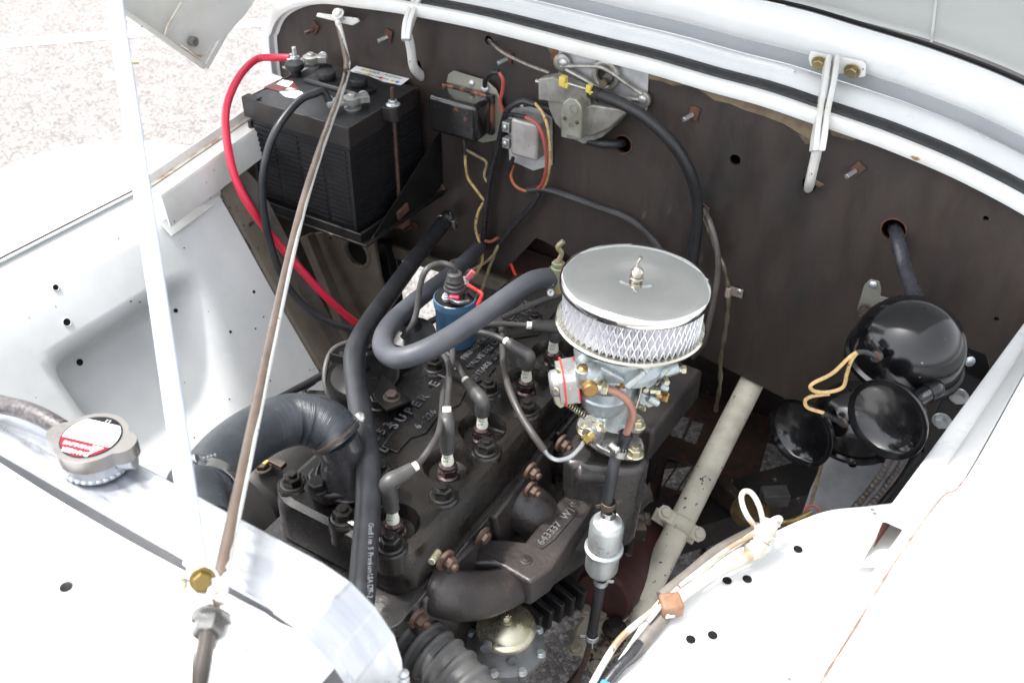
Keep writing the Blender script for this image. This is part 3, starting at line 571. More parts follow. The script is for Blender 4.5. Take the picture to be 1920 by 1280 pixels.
# thermostat housing
tb = Z(652, 915, HZ)
b = MB(); fl = [Z(a, c, HZ+.008) for a, c in ((578, 905), (588, 892), (610, 893), (640, 905), (700, 905), (735, 900), (742, 915), (730, 930), (690, 930), (650, 945), (610, 950), (585, 935))]
b.plate(fl, (0, 0, .018)); tfl = part(eng, 'thermostat_flange', b, CAST, bev=.005)
nk = [tb+V((.0, 0, .02)), Z(650, 885, .85), Z(644, 850, .885), Z(628, 818, .915)]
b = MB(); b.tube(nk, lambda t: .040-.012*min(1, t*1.5), 26, 6); part(eng, 'thermostat_neck', b, mat('shiny_black_neck', (.02, .02, .021), .22, c2=(.045, .045, .05), ns=16, bump=.25, bs=160, coat=.5))
hw(tfl, 'housing_bolt', 'bolt', CAST, Z(595, 912, HZ+.026), EZ, .0115, .4); hw(tfl, 'housing_bolt', 'bolt', CAST, Z(730, 905, HZ+.026), EZ, .0115, .2)
# left edge bracket, long strap
b = MB(); b.plate([Z(a, c, .838) for a, c in ((700, 745), (718, 706), (770, 752), (766, 756), (725, 772))], (0, 0, .004)); b.plate([Z(718, 706, .842), Z(770, 752, .842), Z(768, 750, .815), Z(716, 706, .815)], (.003, .0, 0)); hbk = part(eng, 'head_bracket', b, BLACKM, bev=.001)
hw(hbk, 'bracket_bolt', 'bolt', DARKST, Z(735, 744, .842), EZ, .009)
b = MB(); b.bar(Z(742, 740, .81), Z(815, 686, .822), .016, .008, EX); part(eng, 'edge_strap', b, CAST, bev=.002)
# ================= SPARK PLUGS + WIRES =================
pd = [((733, 985), (731, 950), (730, 936), (727, 906), (774, 877), [(790, 862), (806, 840), (822, 812), (828, 780), (832, 735), (846, 690), (848, 655), (835, 640)]),
      ((836, 878), (835, 850), (835, 836), (838, 800), (838, 772), [(840, 745), (842, 712), (840, 680), (828, 662), (815, 655)]),
      ((901, 812), (902, 785), (902, 775), (904, 752), (876, 716), [(866, 700), (852, 675), (838, 662), (815, 652)]),
      ((988, 725), (990, 694), (990, 686), (991, 668), (953, 642), [(935, 632), (910, 624), (880, 622), (850, 640)]),
      ((1042, 672), (1042, 645), (1043, 638), (1046, 614), (996, 610), [(965, 608), (930, 607), (900, 612), (870, 625)])]
lbp = ['nearest of the spark plugs, beside the front edge of the head', 'second spark plug from the front, its boot standing upright', 'third spark plug from the front, left of two head nuts', 'fourth spark plug from the front, left of the carburetor', 'fifth spark plug, half under the chrome air cleaner rim']
lbw = ['grey spark plug wire curving down to the nearest plug', 'grey spark plug wire with a straight upright boot', 'grey spark plug wire in the middle, boot bent over the lettering', 'grey spark plug wire reaching the fourth plug from under the pale hose', 'grey spark plug wire running sideways to the fifth plug']
BOOT = mat('grey_boot_rubber', (.058, .056, .055), .5, c2=(.036, .035, .035), ns=24)
WIRE = mat('dark_wire', (.045, .042, .042), .45, c2=(.03, .028, .028), ns=20)
for i, (hx, pc, bs_, el, en, wr) in enumerate(pd):
    o = V((PX_, PYS[i], HZ-.019)); t = thing('spark_plug', o, lbp[i], 'spark plug', 'spark plugs along the head')
    b = MB(); b.lathe(o, EZ, [(.0155, 0), (.0155, .003), (.0125, .005)], 20); b.hexa(o+EZ*.004, EZ, .0135, .013, .3*i); b.lathe(o+EZ*.017, EZ, [(.0125, 0), (.0118, .003), (.0085, .006)], 20); part(t, 'hex_shell', b, PLUGST)
    b = MB(); b.lathe(o+EZ*.021, EZ, [(.0082, 0), (.0082, .008), (.0072, .012), (.0070, .035), (.004, .036)], 20); ins_ = part(t, 'insulator', b, PORC)
    b = MB(); q = o+EZ*.037-EF*.0085-ER*.0055; b.text('AC', q, ER, EZ, .007, .0003); b.text('R45', q-EZ*.0055, ER, EZ, .0045, .0003); part(ins_, 'marking', b, PRINTG)
    t2 = thing('plug_wire', o+EZ*.05, lbw[i], 'spark plug wire', 'spark plug wires')
    top = o+EZ*.044; e_ = PF(*el, o); n_ = PF(*en, o, -.0); n_ = PL(en[0], en[1], e_+EZ*.006, V((0, 0, 1))) if i not in (1,) else PF(*en, o, .008)
    if i == 1: n_ = PF(*en, o, .012)
    pts = [top, top*.5+e_*.5, e_, e_*.45+n_*.55, n_]
    b = MB(); b.tube(pts, lambda u: .0105-.0025*max(0, (u-.6)/.4) if u > .12 else .0095, 16, 5); part(t2, 'boot', b, BOOT)
    dr = (n_-pts[3]).normalized(); b = MB(); b.cyl(n_-dr*.001, n_+dr*.007, .0058, n=14); part(t2, 'white_ferrule', b, PORC)
    w_ = [n_, n_+dr*.015]+[Z(a, c, n_.z+.004*math.sin(k)-.0*k) for k, (a, c) in enumerate(wr)]
    b = MB(); b.tube(w_[:1]+w_[2:], .0043, 10, 5); part(t2, 'wire', b, WIRE)
b = MB(); b.tube([Z(1060, 548, .86), Z(1020, 562, .855), Z(975, 580, .85), Z(935, 600, .845), Z(900, 618, .84)], .005, 10, 5); one('sixth_plug_wire', b, WIRE, 'dark spark plug wire running under the pale hose toward the hidden rear plug', 'spark plug wire')
# ================= MANIFOLD =================
mf = thing('manifold', (-.42, .9, .55), 'grey brown cast iron intake and exhaust manifold with cast numbers, beside the head', 'manifold')
mz = .70
tl = [(867, 1034), (880, 1018), (897, 1009), (945, 1009), (984, 1015), (1076, 903), (1094, 896), (1113, 914), (1120, 934), (1034, 1065), (995, 1092), (942, 1061), (930, 1056), (892, 1057), (870, 1048)]
b = MB(); top = [Z(a, c, mz) for a, c in tl]; b.plate([q-EZ*.050 for q in top], (0, 0, .050)); ilog = part(mf, 'intake_log', b, CASTG, bev=.009, seg=4)
b = MB(); b.plate([Z(a, c, mz+.0002) for a, c in ((1077, 950), (1084, 960), (1040, 1012), (1016, 1030), (1004, 1022))], (0, 0, .0018)); part(ilog, 'number_pad', b, CASTG, bev=.0008)
b = MB(); u = (Z(1075, 955, mz)-Z(1015, 1020, mz)); b.text('643337  W1', Z(1017, 1024, mz+.0015), u, EZ.cross(u), .0165, .0016, bold=.012); part(ilog, 'cast_number', b, mat('worn_letters', (.12, .115, .115), .4), sharp=20)
for px, py in ((1076, 943), (986, 1049)):
    b = MB(); q = Z(px, py, mz); b.lathe(q, EZ, [(.009, -.001), (.009, .001), (.0055, .0015), (.0055, .003), (.001, .0035)], 16, cap=False); part(ilog, 'cast_boss', b, CASTG)
b = MB(); b.tube([X(800, 1098, -.492), X(834, 1111, -.470), X(885, 1116, -.450), X(940, 1104, -.432), V((-.412, .80, .645)), V((-.39, .90, .63)), V((-.37, 1.02, .63))], lambda t: .029+.004*math.sin(min(1, t*2)*3.14), 28, 9); part(mf, 'exhaust_runner', b, CASTG)
b = MB(); b.plate([V((-.488, a, c)) for a, c in ((.600, .740), (.645, .752), (.730, .735), (.715, .69), (.690, .625), (.650, .590), (.600, .585), (.585, .62), (.585, .70))], (.016, 0, 0)); part(mf, 'port_flange', b, CASTG, bev=.005, seg=3)
b = MB(); b.tube([V((-.49, .842, .698)), V((-.468, .845, .692)), V((-.450, .85, .672)), V((-.438, .855, .64)), V((-.43, .86, .59))], lambda t: .040-.008*t, 28, 8); part(mf, 'middle_runner', b, CASTG)
b = MB(); b.plate([V((-.488, a, c)) for a, c in ((.765, .74), (.93, .755), (.935, .70), (.90, .65), (.84, .64), (.78, .66))], (.016, 0, 0)); part(mf, 'port_flange', b, CASTG, bev=.005, seg=3)
b = MB(); b.tube([V((-.49, 1.03, .71)), Z(1060, 845, .70), Z(1110, 880, .69)], .038, 20, 6); part(mf, 'rear_runner', b, CAST)
b = MB(); b.plate([V((-.488, a, c)) for a, c in ((.95, .75), (1.2, .75), (1.2, .64), (.95, .64))], (.014, 0, 0)); part(mf, 'port_flange', b, CAST, bev=.004)
# riser under the carburetor and rear log
rc0 = Z(1140, 842, .765)
RIS = [(1052, 850), (1075, 812), (1100, 790), (1180, 815), (1212, 842), (1222, 862), (1205, 880), (1150, 882), (1090, 872), (1062, 870)]
b = MB(); tp = [Z(a, c, .772) for a, c in RIS]; bt = [q+V((0, 0, -.17))+((rc0-q)*.12) for q in tp]; n = len(tp)
b.add(bt+tp, [(i, (i+1) % n, n+(i+1) % n, n+i) for i in range(n)]+[tuple(range(n, 2*n)), tuple(reversed(range(n)))]); part(mf, 'riser', b, mat('glossy_black_riser', (.022, .020, .020), .24, c2=(.04, .036, .035), ns=14, bump=.25, bs=220, rv=.08, coat=.3), bev=.012, seg=3)
b = MB(); b.bar(Z(1095, 905, .70), Z(1112, 880, .765), .05, .03, ER); part(mf, 'riser_foot', b, CASTG, bev=.008)
ra_, rb2 = Z(1180, 820, .735), Z(1275, 705, .735); b = MB(); b.bar(ra_, rb2, .075, .06, EX); part(mf, 'rear_log', b, CASTG, bev=.006)
NUTR = RUSTBR
for px, py, x, s, k in ((1050, 828, -.455, .0088, 'long_nut'), (992, 880, -.462, .0085, 'long_nut'), (992, 914, -.455, .0085, 'long_nut'), (832, 1047, -.462, .0092, 'long_nut'), (780, 1155, -.470, .009, 'long_nut'), (903, 1003, -.470, .009, 'flange_nut')):
    hw(mf, 'rusty_nut', k, NUTR, X(px, py, x), (1, -.15, -.15), s)
b = MB(); q = X(822, 1034, -.462); b.cyl(q, q+V((.004, -.02, .004)), .0045, n=12); part(mf, 'brass_stub', b, YZINC)
# ================= CARBURETOR ADAPTER + CARB =================
cb0 = Z(1143, 836, .787)
def CP(px, py, d=0.): return PF(px, py, cb0, d)
ad = thing('carburetor_adapter', cb0-EZ*.012, 'polished aluminium adapter plate bolted under the carburetor', 'adapter plate')
ao = [(1080, 803), (1084, 792), (1095, 786), (1112, 788), (1140, 804), (1180, 813), (1203, 832), (1208, 846), (1202, 858), (1185, 864), (1151, 861), (1122, 848), (1100, 832), (1085, 818)]
b = MB(); b.plate([Z(a, c, .787) for a, c in ao], (0, 0, .011)); part(ad, 'plate', b, mat('polished_alu', (.72, .70, .67), .22, m=.9, c2=(.6, .585, .56), ns=10, rv=.08, bump=.03), bev=.0025)
b = MB(); b.plate([Z(a, c, .780) for a, c in ao], (0, 0, .006)); part(ad, 'gasket', b, mat('brown_gasket', (.10, .06, .03), .6))
hw(ad, 'gold_nut', 'stud_nut', YZINC, Z(1099, 808, .798), EZ, .0083, .3); hw(ad, 'gold_nut', 'stud_nut', YZINC, Z(1190, 851, .798), EZ, .0088, .1)
cbu = thing('carburetor', cb0, 'grey blue die cast carburetor with brass fittings under the chrome air cleaner', 'carburetor')
def cz(px, py, z): return Z(px, py, z)
# throttle flange with lobes
b = MB(); b.plate([Z(a, c, .815) for a, c in ((1108, 790), (1120, 778), (1150, 775), (1180, 780), (1205, 795), (1208, 806), (1198, 815), (1170, 812), (1130, 802))], (0, 0, .014)); part(cbu, 'throttle_flange', b, DIECAST, bev=.003)
b = MB(); b.plate([Z(a, c, .808) for a, c in ((1110, 792), (1125, 781), (1150, 778), (1178, 783), (1202, 797), (1205, 806), (1196, 813), (1170, 810), (1130, 800))], (0, 0, .006)); part(cbu, 'lower_flange', b, DIECAST, bev=.002)
b = MB(); b.plate([Z(a, c, .814) for a, c in ((1108, 791), (1120, 779), (1150, 776), (1180, 781), (1206, 796), (1208, 806), (1198, 816), (1170, 813), (1130, 803))], (0, 0, .0012)); part(cbu, 'flange_gasket', b, mat('brown_gasket2', (.16, .10, .04), .6))
hw(cbu, 'flange_nut', 'stud_nut', YZINC, Z(1195, 797, .830), EZ, .008); hw(cbu, 'flange_nut', 'flange_nut', YZINC, Z(1128, 798, .812), EZ, .009)
b = MB(); b.cyl(Z(1152, 792, .81), CP(1168, 690, .018), .024, .026, 24); part(cbu, 'throttle_barrel', b, DIECAST)
bw = CP(1131, 762, -.020); wt = CP(1132, 712, -.020)
b = MB(); L_ = (wt-bw).length; b.lathe(bw, EZ, [(.004, -.004), (.016, -.0035), (.027, .002), (.0315, .012), (.0325, L_*.55), (.035, L_*.56), (.036, L_*.64), (.034, L_*.7), (.034, L_)], 32); part(cbu, 'float_bowl', b, DIECAST)
b = MB(); q = CP(1140, 722, -.058); b.box(q, (.030, .004, .007), Matrix((ER, EF, EZ)).transposed()); part(cbu, 'bowl_badge', b, DIECAST, bev=.001)
R_c = Matrix((ER, EF, EZ)).transposed()
b = MB(); b.plate([CP(a, c, -.048) for a, c in ((1080, 696), (1096, 680), (1130, 672), (1200, 690), (1202, 704), (1175, 722), (1150, 738), (1105, 740), (1080, 728))], EF*.085); part(cbu, 'main_body', b, DIECAST, bev=.005, seg=3)
b = MB(); b.plate([CP(a, c, -.056) for a, c in ((1118, 700), (1128, 688), (1172, 712), (1178, 728), (1165, 738), (1150, 728), (1125, 722))], EF*.03); b.bar(CP(1168, 722, -.055), CP(1205, 690, -.045), .010, .02, EZ); part(cbu, 'body_ribs', b, DIECAST, bev=.003)
b = MB(); b.cyl(CP(1118, 705, -.045), CP(1100, 668, -.02), .017, .020, 22); b.ball(CP(1108, 700, -.05), .018, 20, 10); part(cbu, 'pump_tower', b, DIECAST)
b = MB(); b.lathe(CP(1180, 690, .0), EZ, [(.042, 0), (.044, .01), (.036, .018), (.034, .05)], 32); part(cbu, 'air_horn', b, DIECAST)
for px, py in ((1093, 691), (1164, 722)):
    q = CP(px, py, -.056); b = MB(); b.cyl(q-EZ*.012, q, .0095, n=18); part(cbu, 'screw_boss', b, DIECAST); hw(cbu, 'brass_screw', 'screw', mat('coppery_screw', (.50, .33, .18), .3, m=.9), q, (0, -.15, 1), .0075, .5)
    b = MB(); b.hexa(q-EZ*.001, EZ, .0082, .004); part(cbu, 'screw_hex', b, BRASS)
# left pump cover with two red gaskets
lf0 = CP(1082, 712, -.02); axl = (-ER*.93-EZ*.12+EF*-.1).normalized()
def sq(o, w_, h_, t_, z0): 
    u, v = EF*.8+EZ*.0, EZ; u = (EF-axl*EF.dot(axl)).normalized(); v = axl.cross(u); o = o+axl*z0; c = []
    for a in range(20):
        t = 2*math.pi*a/20; x, y = math.cos(t), math.sin(t); k = 1/(abs(x)**4+abs(y)**4)**.25; c.append(o+u*x*k*w_+v*y*k*h_)
    return c, axl*t_
for nm, z0, t_, m_, w_ in (('gasket', .0, .0016, REDB, .026), ('pump_spacer', .0016, .016, ALUC, .0255), ('gasket', .0176, .002, REDB, .0275), ('pump_cover', .0196, .006, ALUC, .024)):
    c, th = sq(lf0, w_, w_*1.05, t_, z0); b = MB(); b.plate(c, th); part(cbu, nm, b, m_, bev=.0004 if 'gask' in nm else .002)
b = MB(); b.lathe(lf0+axl*.025, axl, [(.0185, 0), (.018, .008), (.014, .0115), (.001, .012)], 26, cap=False); part(cbu, 'pump_dome', b, ALUC)
for px, py in ((1048, 694), (1066, 727), (1043, 730)): hw(cbu, 'pump_screw', 'screw', ZINC if px > 1060 else YZINC, CP(px, py, -.044), -EF-ER*.6, .004)
b = MB(); b.plate([CP(a, c, -.03) for a, c in ((1037, 722), (1045, 718), (1053, 735), (1060, 745), (1060, 762), (1050, 767), (1040, 758), (1035, 740))], EF*.010); part(cbu, 'lever_shield', b, YZINC, bev=.002)
sp0, sp1 = CP(1061, 754, -.038), CP(1099, 781, -.038); b = MB(); pts = []; d = sp1-sp0; u, v, w_ = basis(d)
for i in range(9*12+1): a = 2*math.pi*i/12; pts.append(sp0+d*(i/108)+u*.0042*math.cos(a)+v*.0042*math.sin(a))
b.tube(pts, .0008, 6, 1); part(cbu, 'return_spring', b, YZINC); b = MB(); b.cyl(sp0, sp1, .0018, n=8); part(cbu, 'spring_rod', b, DARKST)
# brass elbow
e0 = CP(1104, 722, -.065); b = MB(); b.bar(e0-ER*.004-EZ*.008, CP(1119, 708, -.055), .020, .020, EF); b.cyl(e0, e0+ER*.002-EF*.012, .010, n=18); part(cbu, 'brass_elbow', b, mat('brown_brass', (.33, .21, .07), .4, m=.8, c2=(.26, .16, .06), ns=20), bev=.002)
b = MB(); dr = (CP(1131, 727, -.068)-e0).normalized(); b.cyl(e0+dr*.008, e0+dr*.018, .0065, n=14); b.hexa(e0+dr*.016, dr, .009, .008, .3); part(cbu, 'pipe_nut', b, YZINC)
hw(cbu, 'top_hex', 'flange_nut', YZINC, CP(1113, 703, -.058), (-.2, -.4, 1), .006)
# right side linkages
b = MB(); b.plate([CP(a, c, .01) for a, c in ((1196, 692), (1216, 686), (1208, 720), (1200, 765), (1190, 765), (1180, 735))], EF*.02); b.plate([CP(a, c, -.01) for a, c in ((1200, 735), (1235, 752), (1232, 760), (1215, 766), (1195, 758))], EF*.03); part(cbu, 'choke_housing', b, DIECAST, bev=.003)
b = MB(); b.cyl(CP(1207, 712, 0), CP(1226, 704, 0), .014, .011, 20); b.cyl(CP(1228, 700, .02), CP(1270, 688, .03), .010, .009, 18); b.cyl(CP(1236, 722, .0), CP(1250, 730, .0), .006, n=14); b.cyl(CP(1215, 745, -.012), CP(1234, 755, -.012), .006, n=14); part(cbu, 'linkage_arms', b, DIECAST)
b = MB(); b.tube([CP(1205, 712, -.005), CP(1200, 740, -.01), CP(1192, 765, -.014)], .0016, 8, 4); b.tube([CP(1230, 722, -.012), CP(1258, 692, .01)], .001, 6, 1); part(cbu, 'linkage_wire', b, YZINC)
for px, py, m_, s, ax in ((1280, 693, YZINC, .0062, ER), (1245, 744, mat('coppery_brass', (.50, .30, .12), .3, m=.9), .0075, ER-EF*.4), (1232, 733, YZINC, .006, ER), (1207, 764, YZINC, .0052, ER-EF*.5), (1211, 730, YZINC, .0045, -EF), (1250, 716, YZINC, .0045, -EF)):
    q = CP(px, py, -.01 if px < 1260 else .03); b = MB(); b.cyl(q-V(ax).normalized()*.010, q, s*.7, n=12); b.hexa(q-V(ax).normalized()*.002, ax, s, s*1.1, .2); part(cbu, 'brass_screw_head', b, m_)
# vacuum fitting on adapter + pipe
vb = Z(1112, 806, .815); b = MB(); b.cyl(vb+V((0, .02, -.012)), vb+V((-.004, -.006, -.008)), .012, n=22); part(cbu, 'vacuum_boss', b, ALUC)
f1, f2 = Z(1113, 812, .812), Z(1094, 828, .803); dr = (f2-f1).normalized(); b = MB(); b.cyl(f1, f1+dr*.010, .0065, n=16); b.hexa(f1+dr*.008, dr, .0078, .010, .2); b.cyl(f1+dr*.017, f2, .005, .0042, 14); part(cbu, 'vacuum_fitting', b, BRASS)
b = MB(); b.tube([Z(1096, 826, .803), Z(1085, 842, .80), Z(1068, 857, .80), Z(1046, 862, .803), Z(1030, 855, .81), Z(1018, 840, .825)], .0032, 10, 6); one('vacuum_pipe', b, ZINC, 'bent silver pipe joining the brass vacuum fitting to the grey hose', 'pipe')
b = MB(); b.tube([Z(1020, 843, .823), Z(1000, 815, .84), Z(975, 775, .85), Z(955, 730, .86), Z(945, 690, .86), Z(942, 640, .86), Z(938, 600, .85), Z(925, 570, .82)], .0052, 12, 6); one('vacuum_hose', b, mat('brown_grey_hose', (.05, .045, .042), .5, c2=(.036, .033, .032), ns=30), 'thin dark hose looping over the head down to the silver vacuum pipe', 'hose')
# ================= AIR CLEANER =================
base_c = CP(1181, 606, -.0); lid_c = CP(1193, 529, .0)
ac_ax = (V((.015, .045, 1))).normalized()
base_c = base_c - EZ*.0; H = .066
ac = thing('air_cleaner', base_c, 'round chrome air cleaner with white mesh filter and wing nut', 'air cleaner')
b = MB(); b.lathe(base_c, ac_ax, [(.030, -.018), (.034, -.016), (.034, -.006), (.088, -.004), (.0955, .0), (.0965, .003), (.0945, .0055), (.086, .003), (.05, .002)], 72, cap=False); part(ac, 'base_pan', b, mat('yellowish_chrome', (.62, .60, .52), .14, m=1, c2=(.5, .48, .40), ns=10))
def acp(r, a, h): u, v, w_ = basis(ac_ax); return base_c+u*r*math.cos(a)+v*r*math.sin(a)+w_*h
b = MB(); NP = 110
vs = []; fs = []
for j, h in enumerate((.004, H-.006)):
    for i in range(NP*2): vs.append(acp(.0865 if i % 2 else .0790, math.pi*i/NP, h))
fs = [(i, (i+1) % (2*NP), 2*NP+(i+1) % (2*NP), 2*NP+i) for i in range(2*NP)]; b.add(vs, fs); part(ac, 'filter_element', b, PLEAT, sharp=10)
b = MB(); NS = 60; ADV = 2*math.pi/NS*2.1
for i in range(NS):
    for s in (-1, 1):
        a0 = 2*math.pi*i/NS; b.tube([acp(.0880+.0006*s, a0+s*ADV*k/5, .004+(H-.010)*k/5) for k in range(6)], .00085, 4, 1)
part(ac, 'wire_mesh', b, mat('mesh_alu', (.70, .72, .74), .3, m=.8, c2=(.6, .62, .64)), stuff=True)
lp = [(.088, H-.013), (.0925, H-.0135), (.0945, H-.012), (.0948, H-.006), (.0935, H-.002), (.0915, H-.0005), (.0885, H+.0015), (.085, H+.0030), (.07, H+.0050), (.05, H+.0066), (.036, H+.0072), (.030, H+.0066), (.024, H+.0045), (.016, H+.0035), (.001, H+.0035)]
b = MB(); b.lathe(base_c, ac_ax, lp, 96, cap=False); part(ac, 'lid', b, CHROME, sharp=60)
wt_ = acp(0, 0, H+.003); b = MB(); b.lathe(wt_, ac_ax, [(.0085, 0), (.0088, .0015), (.006, .0025), (.0058, .004), (.0078, .006), (.0080, .009), (.0055, .013), (.003, .015), (.001, .0152)], 22, cap=False); part(ac, 'wing_nut_base', b, mat('nickel_knob', (.50, .46, .40), .15, m=1, c2=(.40, .36, .31)))
b = MB(); w0 = wt_+ac_ax*.012; b.tube([w0, w0+ac_ax*.006-ER*.001, w0+ac_ax*.012, w0+ac_ax*.0165+ER*.0018], lambda t: .0046-.0022*math.sin(t*3.1), 12, 5, flat=.6); part(ac, 'wing_nut', b, mat('nickel_knob', (0, 0, 0)))
# ================= FUEL LINE =================
b = MB(); b.tube([e0+dr*0+ER*.018+EZ*.0, CP(1140, 729, -.068), CP(1160, 737, -.070), CP(1177, 752, -.072), CP(1186, 772, -.072), CP(1183, 792, -.072), CP(1172, 818, -.070)], .0052, 14, 7); one('fuel_pipe', b, COPPER, 'pinkish brown bent fuel pipe from the brass elbow down to the rubber hose', 'pipe')
FPt = [CP(1174, 812, -.070), CP(1166, 836, -.072), CP(1155, 858, -.078), CP(1148, 885, -.088), CP(1143, 915, -.095), CP(1138, 945, -.10), CP(1138, 972, -.10)]
b = MB(); b.tube(FPt, lambda t: .0095 if t < .08 else .0080, 16, 6); fh = one('fuel_hose', b, HOSE, 'black rubber fuel hose between the brown pipe and the silver filter', 'hose')
cl = thing('hose_clamp', CP(1160, 848, -.075), 'shiny slotted hose clamp on the upper fuel hose over the adapter plate', 'hose clamp')
q, ax = CP(1161, 846, -.075), (FPt[0]-FPt[2]).normalized(); b = MB(); b.lathe(q-ax*.005, ax, [(.0100, 0), (.0112, .0005), (.0112, .0095), (.0100, .010)], 26, cap=False); part(cl, 'band', b, STEEL)
b = MB(); b.cyl(CP(1143, 832, -.082), CP(1156, 844, -.088), .0062, n=16); part(cl, 'worm_housing', b, STEEL); hw(cl, 'clamp_screw', 'screw', STEEL, CP(1157, 843, -.090), ER-EF, .0055)
b = MB()
for k in range(4): p_ = CP(1158+k*5, 845+k*.8, -.0885); b.box(p_, (.0011, .0012, .007), R_c)
part(cl, 'slots', b, PRINT)
ff = CP(1132, 1020, -.105); up = (CP(1139, 975, -.105)-CP(1127, 1065, -.105)).normalized()
fz0 = CP(1126, 1073, -.105); Lf = (CP(1139, 975, -.105)-fz0).length*1.05
filt = thing('fuel_filter', fz0, 'silver can shaped fuel filter with tiny print hanging in its hose', 'fuel filter')
r_ = .0235
b = MB(); b.lathe(fz0, up, [(.006, -.012), (.006, 0), (.012, .001), (.019, .004), (r_-.0015, .010), (r_, .014), (r_, Lf*.42), (r_+.0035, Lf*.44), (r_+.004, Lf*.46), (r_+.0035, Lf*.485), (r_, Lf*.50), (r_, Lf*.86), (r_-.001, Lf*.90), (r_-.0035, Lf*.935), (r_-.0045, Lf*.93), (.012, Lf*.955), (.009, Lf*.99), (.006, Lf), (.006, Lf+.01)], 40, cap=False); can_ = part(filt, 'can', b, ZINC, sharp=45)
b = MB(); u_ = up.cross(-EF).normalized()
if u_.dot(ER) < 0: u_ = -u_
for k, (s, sz) in enumerate((('G ', .0072), ('33007', .0050), ('TYPE 2 GR', .0040), ('MADE IN USA TO 226', .0030))):
    for j, ch in enumerate(s):
        th_ = -.75+j*sz*.62/r_; nn = (-EF*math.cos(th_)+ER*math.sin(th_)); nn = (nn-up*nn.dot(up)).normalized(); tt = up.cross(nn)
        b.text(ch, fz0+up*(Lf*(.72-.062*k))+nn*(r_+.0003), tt, up, sz, .0002)
part(can_, 'print', b, PRINT, sharp=20)
hw(filt, 'weld_dot', 'stub', STBLK, CP(1148, 1068, -.1285), (0, -1, 0), .001)
FL = [CP(1128, 1078, -.105), CP(1124, 1105, -.105), CP(1118, 1140, -.10), CP(1112, 1175, -.095), CP(1108, 1202, -.09)]
b = MB(); b.tube(FL, .0078, 16, 6); one('lower_fuel_hose', b, HOSE, 'black rubber fuel hose hanging straight down below the silver filter', 'hose')
def spring_clamp(q, ax, r, lab, m_, tabs):
    t = thing('spring_clamp', q, lab, 'hose clamp', 'spring clamps on the fuel hoses'); b = MB(); b.lathe(q-V(ax)*.005, ax, [(r, 0), (r+.0012, .0004), (r+.0012, .0096), (r, .010)], 24, cap=False); part(t, 'band', b, m_)
    for tb_ in tabs: b = MB(); b.bar(q+tb_*(r*.9), q+tb_*(r+.009), .006, .0014, V(ax)); part(t, 'tab', b, m_, bev=.0005)
spring_clamp(CP(1141, 945, -.10), up, .0090, 'dark spring clamp on the hose just above the silver filter', DARKST, [ER+EZ*.4, -ER*.9-EZ*.3]); spring_clamp(CP(1141, 962, -.10), up, .0095, 'dark band lowest on the hose, touching the top of the silver filter', DARKST, [])
spring_clamp(CP(1127, 1088, -.105), up, .0093, 'silver spring clamp directly below the silver filter', ZINC, [ER-EZ*.1]); spring_clamp(CP(1110, 1192, -.092), up, .0093, 'silver spring clamp at the lowest end of the fuel hose', ZINC, [-ER, -EF-EZ*.3])
b = MB(); b.tube([CP(1108, 1200, -.09), CP(1104, 1215, -.085), CP(1096, 1240, -.06), CP(1082, 1275, -.03), CP(1065, 1320, .0)], .005, 10, 5); one('brown_fuel_line', b, RUSTBR, 'rusty brown steel fuel line leaving the bottom of the hose', 'pipe')
# ================= FUEL PUMP =================
pz = .575; pc = Z(949, 1180, pz)
fp = thing('fuel_pump', pc-EZ*.05, 'fuel pump with brassy domed cap and a ring of small bolts', 'fuel pump')
b = MB(); b.lathe(pc, EZ, [(.0405, 0), (.0425, .002), (.0425, .007), (.040, .009), (.036, .0105), (.033, .014), (.012, .0225), (.0085, .0235), (.001, .0235)], 56, cap=False); part(fp, 'dome_cap', b, YZINC, sharp=28)
b = MB(); b.lathe(pc+EZ*.023, EZ, [(.0095, 0), (.0095, .002), (.007, .003)], 20); b.hexa(pc+EZ*.0255, EZ, .007, .007); b.cyl(pc+EZ*.0315, pc+EZ*.0355, .004, n=12); part(fp, 'centre_bolt', b, YZINC)
b = MB(); b.lathe(pc, EZ, [(.040, 0), (.041, -.012), (.043, -.024), (.050, -.030), (.056, -.032), (.056, -.040), (.050, -.042), (.046, -.070), (.03, -.085)], 48); part(fp, 'body', b, mat('pump_grey', (.17, .18, .19), .4, m=.3, c2=(.13, .135, .14), ns=20, bump=.1), sharp=40)
for a in range(0, 360, 45):
    q = pc+V((math.cos(math.radians(a+12))*.052, math.sin(math.radians(a+12))*.052, -.031)); b = MB(); b.cyl(q-EZ*.012, q, .0085, n=14); part(fp, 'bolt_lug', b, mat('pump_grey', (0, 0, 0))); hw(fp, 'rim_bolt', 'bolt', ZINC, q, EZ, .0056, a)
for px, py in ((911, 1214), (960, 1241)): q = PF(px, py, pc, -.044); b = MB(); b.cyl(q+EF*.008, q, .008, n=16); b.lathe(q, -EF, [(.008, 0), (.008, .001), (.005, .001), (.005, -.002)], 16, cap=False); part(fp, 'port_plug', b, mat('pump_grey', (0, 0, 0)))
# oil corrugated duct
b = MB(); dp = smooth_path([Z(735, 1168, .66), Z(770, 1190, .66), Z(810, 1225, .655), Z(850, 1262, .65), Z(900, 1320, .64)], 20)
b.tube(dp, lambda t: .033+(.0045*max(0, math.sin(t*52))**.6 if t > .22 else 0), 26, 1); one('corrugated_duct', b, mat('ribbed_grey_plastic', (.075, .075, .075), .5, c2=(.055, .054, .053), ns=20), 'thick ribbed dark grey air duct at the bottom edge', 'duct', sharp=50)
